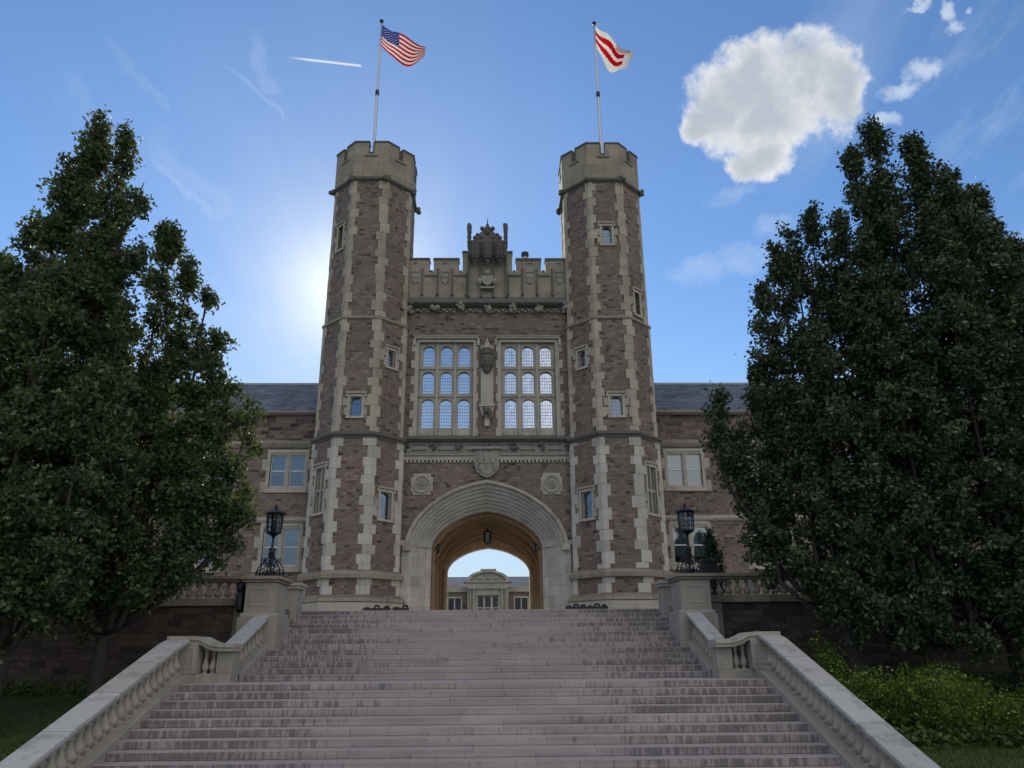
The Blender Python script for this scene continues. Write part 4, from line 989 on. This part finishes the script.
for s, side in ((-1, 'left'), (1, 'right')):
    FW = Fr(0, WGY, 0); xo = 34; wins = [s*(9.36+i*3.75) for i in range(7)]
    mb = MB(); x0, x1 = min(s*7.4, s*xo), max(s*7.4, s*xo)
    upz, loz = (7.55, 9.08), (3.95, 5.62)
    FW.panel(mb, x0, x1, TZ, 9.45, [(c-.81, c+.81, z[0]-.12, z[1]+.10) for c in wins for z in (upz, loz)], .3)
    wg = obj('wing', mb, M['rubble'], B); wg['label'] = f'{side} wing'
    mb = MB(); FW.box(mb, x0, x1, 9.78, 11.0, -.3, .0); obj('attic_band', mb, M['rubble_dark'], wg)
    course(FW, x0, x1, [(-.02,9.42),(.06,9.42),(.14,9.60),(.14,9.70),(.02,9.80),(-.02,9.80)], 'string_course', 'grimy', wg)
    course(FW, x0, x1, [(-.02,5.88),(.05,5.88),(.12,5.98),(.12,6.05),(.0,6.15),(-.02,6.15)], 'string_course', 'stone', wg)
    course(FW, x0, x1, [(-.02,11.0),(.10,11.0),(.24,11.10),(.24,11.18),(.1,11.2),(-.02,11.2)], 'eaves_gutter', 'grimy', wg)
    mb = MB(); ry = WGY+4.3; mb.rings([[(x, WGY-.12, 11.16), (x, ry, 14.10), (x, ry, 13.9), (x, WGY-.12, 11.0)] for x in (x0, x1)]); mb.rings([[(x, ry, 14.10), (x, ry+4.3, 11.16), (x, ry+4.3, 11.0), (x, ry, 13.9)] for x in (x0, x1)])
    rf = obj('roof', mb, M['slate'], wg)
    mb = MB(); mb.box(x0, x1, ry-.1, ry+.1, 14.06, 14.17); obj('ridge', mb, M['lead'], rf)
    mb = MB(); mb.box(x0, x1, WGY+1.6, 43.9, TZ, 10.9); obj('rear_mass', mb, M['room'], wg)
    for i, c in enumerate(wins):
        sash_window(FW, c, upz[0], upz[1], wg, blind=(.52 if s > 0 else .60) if i == 0 else .5+.4*((i*7) % 3)/3)
        sash_window(FW, c, loz[0], loz[1], wg, blind=.35 if s < 0 else .80)

# ------------------------------------------------------------------ hall across the courtyard
H = root('distant_hall', (-.45, 90, TZ), 'pale stone hall with curved pediment and blue slate roof seen through the gate arch', 'building')
FH = Fr(-.45, 90, 0); mb = MB()
FH.panel(mb, -16, 16, TZ, 6.95, [(c-.75, c+.75, 4.4, 6.35) for c in (-12.2,-8.2,-3.75,3.75,8.2,12.2)], .3); obj('wall', mb, M['rubble'], H)
mb = MB()
FH.box(mb, -16, 16, 6.951, 7.05, -.4, .12); FH.box(mb, -16, 16, 7.051, 7.50, -.4, .03)
for k in range(20):
    x = -15.6+k*1.6
    if abs(x+.4) > 2.9: FH.box(mb, x, x+1.0, 7.501, 7.78, -.4, .03)
obj('parapet', mb, M['stone'], H)
mb = MB(); mb.rings([[(x, 90.4, 7.3), (x, 95, 9.10), (x, 95, 8.8), (x, 90.4, 7.1)] for x in (-16.4, 16)]); mb.rings([[(x, 95, 9.10), (x, 100, 7.3), (x, 100, 7.1), (x, 95, 8.8)] for x in (-16.4, 16)]); obj('roof', mb, M['farslate'], H)
FP = Fr(-.45, 89.2, 0); mb = MB(); FP.panel(mb, -2.3, 2.3, TZ, 7.9, [(-1.25, 1.25, TZ, 6.55)], .4)
for e in (-2.3, 2.22): FH.box(mb, e, e+.08, TZ, 7.24, .02, .79)
for x in (-1.95, -1.6, 1.6, 1.95): mb.lathe(-.45+x, 89.0, [(.13, TZ), (.13, 1.6), (.10, 1.7), (.09, 7.0), (.15, 7.2)], 8)
mb2 = MB()
def arcpts(r, rise, z, n=12): return [(r*math.cos(math.pi*i/n), z+rise*math.sin(math.pi*i/n)) for i in range(n+1)]
FH.box(mb, -2.3, 2.3, 7.25, 7.9, 0, 1.0); FH.poly(mb, arcpts(2.0, 1.0, 8.05), -.3, .6); FH.ring(mb, arcpts(2.45, 1.22, 8.05), arcpts(2.0, 1.0, 8.05), -.3, .85); FH.box(mb, -2.75, 2.75, 7.901, 8.06, -.3, 1.15); FH.box(mb, -.85, .95, 8.95, 9.45, -.3, .5)
for x in (-.9, 0, .9): mb.sphere(FH.p(x, 8.45, .62), .22, 8, 1.3, .6, 1)
for x in (-1.1, -.4, .4, 1.1): FH.box(mb, x-.14, x+.14, 7.4, 7.75, 1.0, 1.05)
pv = obj('pavilion', mb, M['stone'], H)
mb = MB(); FP.box(mb, -1.25, 1.25, TZ, 6.55, -.4, -.36); obj('door_glass', mb, M['dimglass'], pv)
mb = MB()
for x in (-1.2, -.42, .42, 1.2): FP.box(mb, x-.10, x+.10, TZ, 6.55, -.35, -.2)
for z in (3.2, 5.2, 6.5): FP.box(mb, -1.2, 1.2, z-.06, z+.06, -.34, -.21)
obj('door_frame', mb, M['quoin'], pv)
for c in (-12.2,-8.2,-3.75,3.75,8.2,12.2):
    mb = MB(); FH.box(mb, c-.85, c-.70, 4.3, 6.45, -.3, .04); FH.box(mb, c+.70, c+.85, 4.3, 6.45, -.3, .04); FH.box(mb, c-.06, c+.06, 4.4, 6.35, -.3, -.02); FH.box(mb, c-.7, c+.7, 6.30, 6.45, -.3, .04); FH.box(mb, c-.9, c+.9, 4.2, 4.4, -.3, .08)
    w = obj('window', mb, M['quoin'], H); mb = MB(); FH.box(mb, c-.7, c+.7, 4.4, 6.3, -.29, -.27); obj('pane', mb, M['dimglass'], w)

# ------------------------------------------------------------------ lamps
def scroll(mb, cx, cy, z0, ang, sc_=1.0):
    ca, sa = math.cos(ang), math.sin(ang)
    def P(r, z): return (cx+r*ca, cy+r*sa, z0+z)
    main = [P(.05,.62), P(.07,.50), P(.15,.40), P(.24,.33), P(.30,.24), P(.34,.12), P(.345,.02)]
    mb.tube(main, .014, 5)
    for (r0, z_, rad, d0, dirn) in ((.22,.13,.095,0,1), (.30,.06,.05,2,-1), (.13,.30,.06,1,1), (.12,.09,.07,3,-1), (.20,.42,.045,0,1)):
        mb.tube([P(r0+rad*(1-k/16)*math.cos(d0+dirn*k*.55), z_+rad*(1-k/16)*math.sin(d0+dirn*k*.55)) for k in range(14)], .011, 5)
def lantern_parts(parent, cx, cy, z0, h=.52, r=.20, n=6):
    mb = MB(); mb.lathe(cx, cy, [(.03, z0-.10), (.07, z0-.06), (.13, z0-.03), (r*.92, z0), (r*.92, z0+.03)], n); mb.lathe(cx, cy, [(r*1.02, z0+h), (r*1.38, z0+h+.015), (r*1.36, z0+h+.04), (r*.75, z0+h+.10), (.06, z0+h+.14), (.03, z0+h+.17), (.045, z0+h+.20), (.008, z0+h+.26)], n)
    for k in range(n):
        a = 2*math.pi*k/n; mb.tube([(cx+r*.88*math.cos(a), cy+r*.88*math.sin(a), z0), (cx+r*math.cos(a), cy+r*math.sin(a), z0+h)], .014, 4)
        a2 = 2*math.pi*(k+.5)/n; q = math.cos(math.pi/n); mb.tube([(cx+r*.88*q*math.cos(a2), cy+r*.88*q*math.sin(a2), z0), (cx+r*q*math.cos(a2), cy+r*q*math.sin(a2), z0+h)], .006, 4)
    for zz, rr in ((z0+.12, .91), (z0+h-.10, .98), (z0+h*.5, .95), (z0+h-.03, 1.0)): mb.tube([(cx+r*rr*math.cos(2*math.pi*k/n), cy+r*rr*math.sin(2*math.pi*k/n), zz) for k in range(n+1)], .009, 4)
    ln = obj('lantern', mb, M['iron'], parent)
    mb = MB(); mb.lathe(cx, cy, [(r*.82, z0+.01), (r*.93, z0+h-.01)], n); obj('lantern_glass', mb, M['glass2'], ln)
    mb = MB(); mb.sm = True; mb.lathe(cx, cy, [(.02, z0+.02), (.035, z0+.10), (.055, z0+.18), (.05, z0+.28), (.02, z0+.33)], 8); obj('bulb', mb, M['lampbulb'], ln)
lx, ly, lz = -5.12, 19.4, 1.862
lamp = root('lamp_post', (lx, ly, lz), 'black wrought iron scroll lamp on the left stone pier beside the tree', 'lamp post', 'scrolled iron lamps flanking the stairs')
mb = MB(); mb.lathe(lx, ly, [(.05, lz), (.05, lz+.1), (.03, lz+.14), (.03, lz+.5), (.055, lz+.55), (.07, lz+.62), (.05, lz+.68), (.032, lz+.72), (.026, lz+.96), (.05, lz+.98)], 8)
for a in range(10): mb.sphere((lx+.06*math.cos(a*2.4), ly+.06*math.sin(a*2.4), lz+.48+a*.025), .035, 6)
obj('stem', mb, M['iron'], lamp)
mb = MB()
for k in range(6): scroll(mb, lx, ly, lz, R(60*k))
obj('scroll_base', mb, M['iron'], lamp)
lantern_parts(lamp, lx, ly, lz+1.08, .46, .205)
l2 = copy_tree(lamp); l2.location = (5.19, 19.4, 1.862); l2['label'] = 'black wrought iron scroll lamp on the right stone pier beside the planter'
# lanterns in the porch
hl = root('hanging_lantern', (0, 38, 6.35), 'black iron lantern hanging from the crown of the porch vault', 'lantern')
lantern_parts(hl, 0, 38, 5.25, .48, .19); mb = MB(); mb.tube([(0,38,6.40),(0,38,5.9)], .015, 5)
mb.tube([(.45*math.cos(a*.524), 38+.45*math.sin(a*.524), 6.02) for a in range(13)], .012, 4)
for a in range(4): mb.tube([(0,38,6.3),(.25*math.cos(a*1.57),38+.25*math.sin(a*1.57),6.2),(.45*math.cos(a*1.57),38+.45*math.sin(a*1.57),6.02)], .010, 4)
obj('chain', mb, M['iron'], hl)
for s, sd in ((-1, 'left'), (1, 'right')):
    for (yy, wh) in ((36.35, 'near'),):
        wl = root('wall_lantern', (s*2.5, yy, 4.6), f'small black lantern bracketed on the {sd} wall of the porch', 'lantern', 'lanterns on the porch walls')
        lantern_parts(wl, s*2.36, yy, 4.58 if wh == 'near' else 4.0, .34, .14); mb = MB(); z_ = 5.05 if wh == 'near' else 4.47; mb.tube([(s*2.36,yy,z_),(s*2.5,yy,z_+.08),(s*2.72,yy,z_-.1)], .016, 5); obj('bracket', mb, M['iron'], wl)

# ------------------------------------------------------------------ small things
def guard(x0, x1, y, label):
    g = root('bicycle_rack', ((x0+x1)/2, y, TZ), label, 'rack', 'low black racks at the foot of the towers'); n = max(2, int((x1-x0)/.20))
    for i in range(n):
        mb = MB(); x = x0+(x1-x0)*i/(n-1) if n > 1 else x0; hgt = .60+.04*((i*5) % 3)
        mb.tube([(x-.09,y,TZ),(x-.09,y,TZ+hgt-.08),(x-.06,y,TZ+hgt),(x+.06,y,TZ+hgt),(x+.09,y,TZ+hgt-.08),(x+.09,y,TZ)], .045, 6); obj('hoop', mb, M['black'], g)
    mb = MB(); mb.box(x0-.15, x1+.15, y-.03, y+.03, TZ+.50, TZ+.60); obj('crossbar', mb, M['black'], g)
guard(-4.5, -3.75, 30.6, 'short black metal rack at the foot of the left tower'); guard(-3.38, -3.05, 30.6, 'very short black rack left of the porch mouth'); guard(3.2, 4.55, 30.6, 'long low black rack at the foot of the right tower')
pb = root('planter_box', (5.74, 19.7, 1.93), 'black square planter on the parapet right of the right lamp', 'planter')
mb = MB(); mb.box(5.56, 5.92, 19.54, 19.88, 1.932, 2.25); mb.box(5.53, 5.95, 19.51, 19.91, 2.20, 2.27); obj('box', mb, M['black'], pb, .01); mb = MB(); mb.box(5.58, 5.90, 19.56, 19.86, 2.271, 2.285); obj('soil', mb, M['soil'], pb)
hr = root('iron_handrail', (-5.72, 19.3, .1), 'black iron stanchion with curled head left of the left lamp pier', 'handrail')
mb = MB(); mb.tube([(-5.66,19.2,-.6),(-5.66,19.2,.9),(-5.62,19.2,1.3),(-5.62,19.2,1.62),(-5.66,19.2,1.74),(-5.74,19.2,1.76),(-5.80,19.2,1.70),(-5.81,19.2,1.60)], .028, 6); obj('post', mb, M['iron'], hr)
mb = MB(); mb.lathe(-5.72, 19.2, [(.03,1.05),(.09,1.12),(.10,1.3),(.07,1.52),(.10,1.6),(.03,1.72)], 8); obj('knob', mb, M['iron'], hr)

# ------------------------------------------------------------------ trees and plants
def leaves_at(centers, per, spread, size, rng, flat=.0):
    n = len(centers)*per; c = np.repeat(centers, per, axis=0)+rng.normal(0, spread, (n, 3))
    a = rng.normal(size=(n, 3)); a[:, 2] += flat; a /= np.linalg.norm(a, axis=1)[:, None]
    b = rng.normal(size=(n, 3)); b -= a*(a*b).sum(1)[:, None]; b /= np.linalg.norm(b, axis=1)[:, None]; d = np.cross(a, b)
    s = size*rng.uniform(.6, 1.35, n)[:, None]
    V = np.empty((n, 4, 3)); V[:,0] = c-b*s; V[:,1] = c+d*s*.55+a*s*.15; V[:,2] = c+b*s*.95; V[:,3] = c-d*s*.55+a*s*.12
    return V.reshape(-1, 3)
def plume_points(p0, p1, r, n, rng, tip=.8, low=.55):
    """clusters through a spindle from p0 to p1"""
    t = rng.uniform(0, 1, n)**.9; ph = rng.uniform(0, 2*np.pi, n)
    prof = np.where(t < .35, low+(1-low)*(t/.35), 1-((t-.35)/.65)**1.45*(1-.06)); k = rng.uniform(0, 6.28, 6)
    lump = 1+.20*np.sin(3*ph+k[0]+5*t)+.16*np.sin(17*t+k[1]+2*ph)+.12*np.sin(31*t+k[2]-3*ph)+.10*np.sin(5*ph+k[3]-13*t)
    rr = r*prof*lump*np.sqrt(rng.uniform(.04, 1.0, n)); p0 = np.array(p0); p1 = np.array(p1)
    c = p0+(p1-p0)*t[:, None]; c[:, 0] += rr*np.cos(ph); c[:, 1] += rr*np.sin(ph); c[:, 2] += rng.normal(0, .08, n)
    return c
def oak(name, base, trunk_h, plumes, label, material, seed, dens=64, size=.058, group=None):
    rng = np.random.default_rng(seed); rt = root(name, base, label, 'tree', group); allp = []
    tr_ = MB(); tr_.sm = True; bx, by, bz = base
    tops = [p[1] for p in plumes]; mz = bz+trunk_h
    tr_.tube([(bx, by, bz-.1), (bx+.02, by, bz+.4), (bx-.03, by, bz+1.2), (bx, by, mz), (bx+.02, by, mz+1.5), (bx, by, mz+4.5)], [.24, .16, .13, .12, .09, .04], 10)
    for (p0, p1, r) in plumes:
        vol = r*r*np.linalg.norm(np.array(p1)-np.array(p0)); p1 = (p1[0], p1[1], p1[2]-.22); n = int(dens*(r**1.25)*np.linalg.norm(np.array(p1)-np.array(p0)))
        pts = plume_points(p0, p1, r, max(8, int(n*1.3)//5), rng); pts = np.repeat(pts, 5, axis=0)+rng.normal(0, .095, (len(pts)*5, 3)); allp.append(pts)
        q0 = Vector((bx, by, bz+trunk_h*.9)); q1 = Vector(p0); q2 = Vector(p1)
        path = [q0, q0.lerp(q1, .6)+Vector((0,0,-.1)), q1.lerp(q2, .12), q1.lerp(q2, .4), q1.lerp(q2, .7), q1.lerp(q2, .97)]
        tr_.tube(path, [.07, .06, .05, .035, .025, .010], 6)
        for _ in range(int(7*r+4)):
            c_ = pts[rng.integers(len(pts))]; h0 = q1.lerp(q2, min(.9, max(.02, (c_[2]-.5-p0[2])/(p1[2]-p0[2]))))
            e = Vector(c_); tr_.tube([h0, h0.lerp(e, .5)+Vector((0,0,-.06)), e], [.022, .015, .006], 4)
    obj('trunk', tr_, M['bark'], rt)
    C_ = np.concatenate(allp); V = leaves_at(C_, 24, .085, size, rng, .5)
    raw_mesh('crown', V, 4, material, rt, base); return rt
g1 = 'upright oaks left of the stairs'; g2 = 'upright oaks right of the stairs'
oak('oak_tree', (-8.6, 15.0, -1.3), 1.7, [
    ((-8.6,15.0,.9),(-8.75,15.0,11.95),.85), ((-8.3,15.1,5.5),(-8.05,15.0,11.75),.50), ((-9.2,14.8,.7),(-9.15,14.9,10.8),.75), ((-8.0,15.3,.9),(-8.0,15.3,8.5),.50), ((-8.6,15.7,.9),(-8.5,15.6,9.6),.9),
    ((-9.9,15.2,.6),(-9.8,15.2,9.5),.85), ((-8.6,14.1,.6),(-8.5,14.3,7.8),1.0), ((-7.6,14.9,1.1),(-7.45,15.0,7.2),.62), ((-7.95,15.2,8.6),(-7.5,15.0,10.4),.30), ((-7.6,14.4,1.0),(-7.5,14.4,5.6),.8), ((-9.3,14.2,.1),(-9.3,14.3,6.8),.9), ((-8.9,14.4,-.2),(-8.9,14.4,3.0),.75), ((-8.0,14.6,.4),(-8.0,14.6,3.4),.6), ((-7.9,15.3,7.6),(-7.5,15.2,8.6),.22)],
    'tallest upright oak left of the stairs with sunlit yellow crown tip', M['oakleaf'], 11, group=g1)
oak('oak_tree', (-7.75, 17.0, -1.0), 1.7, [
    ((-7.75,17.0,1.3),(-7.73,17.0,10.6),.58), ((-8.1,17.1,1.3),(-8.3,17.0,7.8),.5), ((-7.15,16.8,1.3),(-7.05,16.9,9.3),.52), ((-6.7,16.9,1.5),(-6.55,16.9,8.4),.60), ((-6.4,17.0,1.6),(-6.15,17.0,7.4),.55), ((-6.0,17.0,1.9),(-5.75,17.0,6.3),.62), ((-5.7,17.2,2.4),(-5.2,17.1,6.1),.45), ((-7.2,16.2,.9),(-7.2,16.4,6.6),.9), ((-6.3,16.4,1.4),(-6.2,16.5,4.6),.7), ((-8.3,16.5,.9),(-8.3,16.6,7.0),.9), ((-5.5,17.1,2.2),(-5.1,17.1,4.0),.38), ((-7.0,16.4,.9),(-7.0,16.4,3.4),.7), ((-8.0,16.2,.4),(-8.0,16.2,3.4),.8), ((-6.3,16.8,1.3),(-6.2,16.8,3.6),.5)],
    'shorter upright oak nearest the left balustrade with sunlit right edge', M['oakleaf'], 12, group=g1)
oak('oak_tree', (-11.0, 15.6, -1.25), 1.6, [
    ((-11.0,15.6,.6),(-10.75,15.6,8.7),.95), ((-10.3,15.2,.5),(-10.2,15.2,7.9),.8), ((-11.8,15.4,.4),(-11.6,15.4,9.0),1.0), ((-11.0,14.6,.3),(-11.0,14.8,7.0),1.0), ((-10.2,14.4,.3),(-10.2,14.5,5.6),.9), ((-12.8,15.6,.4),(-12.7,15.6,7.6),1.1), ((-9.6,14.6,.3),(-9.6,14.7,4.8),.8)],
    'broad oak cut by the left edge of the photo', M['oakleaf'], 13, group=g1)
oak('oak_tree', (7.95, 17.0, -1.0), 2.0, [
    ((8.3,17.0,1.5),(8.40,17.0,10.85),.62), ((7.8,17.0,1.5),(7.9,17.0,10.2),.42), ((7.4,16.9,1.4),(7.46,17.0,9.95),.52), ((7.0,17.0,1.4),(6.98,17.0,8.9),.55), ((6.8,17.2,1.5),(6.75,17.2,7.0),.65), ((6.3,17.2,1.9),(6.1,17.2,5.0),.55), ((5.95,17.3,3.2),(5.72,17.3,6.0),.40), ((5.7,17.2,3.4),(5.45,17.2,5.5),.28), ((9.0,16.6,1.2),(8.9,16.8,9.2),.95), ((7.9,16.2,1.1),(7.8,16.3,7.4),.95), ((7.2,16.5,1.2),(7.1,16.6,6.0),.8), ((6.5,16.9,1.2),(6.4,17.0,3.8),.5), ((8.2,16.0,.1),(8.2,16.0,3.6),.75), ((7.5,16.4,.7),(7.5,16.4,3.6),.65), ((8.9,16.2,.1),(8.9,16.2,3.4),.7)],
    'dark oak nearest the right balustrade, leaning over the terrace parapet', M['darkleaf'], 21, group=g2)
oak('oak_tree', (10.7, 16.0, -1.2), 1.8, [
    ((9.85,16.0,1.0),(9.9,16.0,12.75),.80), ((9.3,16.0,1.0),(9.25,16.0,11.9),.55), ((10.9,16.0,1.0),(10.85,16.0,12.4),.72), ((11.4,16.0,1.0),(11.4,16.0,11.7),.70), ((12.0,16.0,.9),(12.15,16.0,10.8),.85), ((12.6,16.0,.8),(12.7,16.0,9.4),.85), ((10.4,15.2,.6),(10.4,15.3,9.9),1.15), ((9.2,15.6,.9),(9.1,15.8,8.6),.95), ((11.4,14.8,.6),(11.5,15.0,9.2),1.15), ((9.8,16.8,1.1),(9.8,16.6,11.0),.8), ((8.8,16.2,1.0),(8.75,16.2,10.3),.5), ((9.6,15.4,-.1),(9.6,15.4,3.6),.8), ((10.8,15.0,-.4),(10.8,15.0,3.4),.9), ((8.8,15.7,.4),(8.8,15.7,3.6),.7), ((11.9,15.0,-.4),(11.9,15.0,3.4),.9), ((11.2,15.6,1),(11.2,15.6,10.9),.9)],
    'tallest dark oak on the right with two pointed leaders', M['darkleaf'], 22, group=g2)
oak('oak_tree', (13.8, 16.6, -1.2), 1.7, [
    ((13.6,16.6,.7),(13.5,16.6,8.9),1.1), ((14.8,16.4,.7),(14.9,16.4,8.4),1.2), ((13.0,15.6,.5),(13.0,15.8,7.6),1.1), ((14.4,15.3,.5),(14.4,15.4,7.0),1.1), ((12.4,15.2,.0),(12.4,15.3,6.6),.9), ((13.4,14.8,-.2),(13.4,14.8,4),1.0)],
    'rearmost dark oak cut by the right edge of the photo', M['darkleaf'], 23, group=g2)
def bush(x, y, r, h, seed, label, z=None):
    rng = np.random.default_rng(seed); z = lawn_z(x, y) if z is None else z; rt = root('shrub', (x, y, z), label, 'shrub', 'yellow green shrubs right of the stairs')
    n = int(300*r*r*h*4); d = rng.normal(size=(n, 3)); d /= np.linalg.norm(d, axis=1)[:, None]; rad = rng.uniform(.35, 1, n)**.4
    az = np.arctan2(d[:,1], d[:,0]); lump = 1+.22*np.sin(4*az+seed)+.18*np.sin(7*az+12*d[:,2]+seed)+.12*np.sin(13*az+seed)
    c = np.c_[x+d[:,0]*r*rad*lump, y+d[:,1]*r*rad*lump, z+h*.5+d[:,2]*h*.5*rad*lump]; c = c[c[:,2] > z]
    raw_mesh('foliage', leaves_at(c, 10, .07, .034, rng, .6), 4, M['shrubleaf'], rt, (x, y, z))
    mb = MB()
    for k in range(7): a = k*.9; mb.tube([(x, y, z-.05), (x+r*.4*math.cos(a), y+r*.4*math.sin(a), z+h*.5), (x+r*.7*math.cos(a), y+r*.7*math.sin(a), z+h*.85)], [.02, .014, .005], 4)
    obj('stems', mb, M['bark'], rt)
for i, (x, y, r_, h_, w) in enumerate([(7.25, 15.3, .60, .95, 'low yellow green shrub closest to the stair balustrade'), (8.3, 14.7, .78, 1.0, 'tallest rounded yellow green shrub, second from the stair balustrade'), (9.4, 14.6, .50, .68, 'yellow green shrub under the tallest right oak'), (10.45, 14.9, .62, .72, 'yellow green shrub near the right edge of the photo'), (7.1, 16.5, .30, 1.35, 'small upright shrub behind the corner of the right balustrade'), (11.5, 14.9, .80, .9, 'large yellow green shrub cut by the right edge of the photo'), (8.9, 15.8, .65, .9, 'darker shrub behind the yellow green ones, below the nearest right oak'), (9.9, 13.6, .35, .45, 'smallest low shrub at the front of the planting bed')]):
    bush(x, y, r_, h_, 40+i, w)
rng = np.random.default_rng(77); cf = root('evergreen_shrub', (6.1, 20.3, TZ), 'narrow dark evergreen on the terrace beside the right lamp', 'shrub')
pp_ = plume_points((6.05,20.3,1.3),(6.0,20.3,3.0),.30,240,rng); raw_mesh('foliage', leaves_at(pp_, 14, .05, .04, rng), 4, M['conifer'], cf, (6.1,20.3,TZ)); mb = MB(); mb.tube([(6.05,20.3,TZ),(6.02,20.3,2.6)], [.03,.01], 6); obj('stem', mb, M['bark'], cf)
# ground cover along the foot of the walls
for (x0, x1, y0, y1, n_, sd) in ((-15, -6.3, 18.6, 19.45, 500, 5), (6.3, 14, 17.6, 19.45, 2600, 6), (6.6, 13.5, 13.75, 14.15, 420, 7)):
    rng = np.random.default_rng(sd); c = np.c_[rng.uniform(x0, x1, n_), rng.uniform(y0, y1, n_), np.zeros(n_)]
    c[:,2] = -.64-(19.5-c[:,1])*.149+rng.uniform(0, .22, n_)
    setp(raw_mesh('ground_cover', leaves_at(c, 10, .07, .05, rng, .8), 4, M['ivy']), kind='stuff')
mb = MB()
for (x0, x1, y0, y1) in ((6.2, 14, 13.95, 15.9),):
    N = 12; vs = [(x0+(x1-x0)*i/N, y0+(y1-y0)*j/4, lawn_z(9, y0+(y1-y0)*j/4)+.03+.02*math.sin(i*2.1+j)) for j in range(5) for i in range(N+1)]
    mb.add(vs, [(j*(N+1)+i, j*(N+1)+i+1, (j+1)*(N+1)+i+1, (j+1)*(N+1)+i) for j in range(4) for i in range(N)])
setp(obj('planting_bed', mb, M['mulch']), kind='structure')
sc.cycles.max_bounces = 6; sc.cycles.transparent_max_bounces = 8
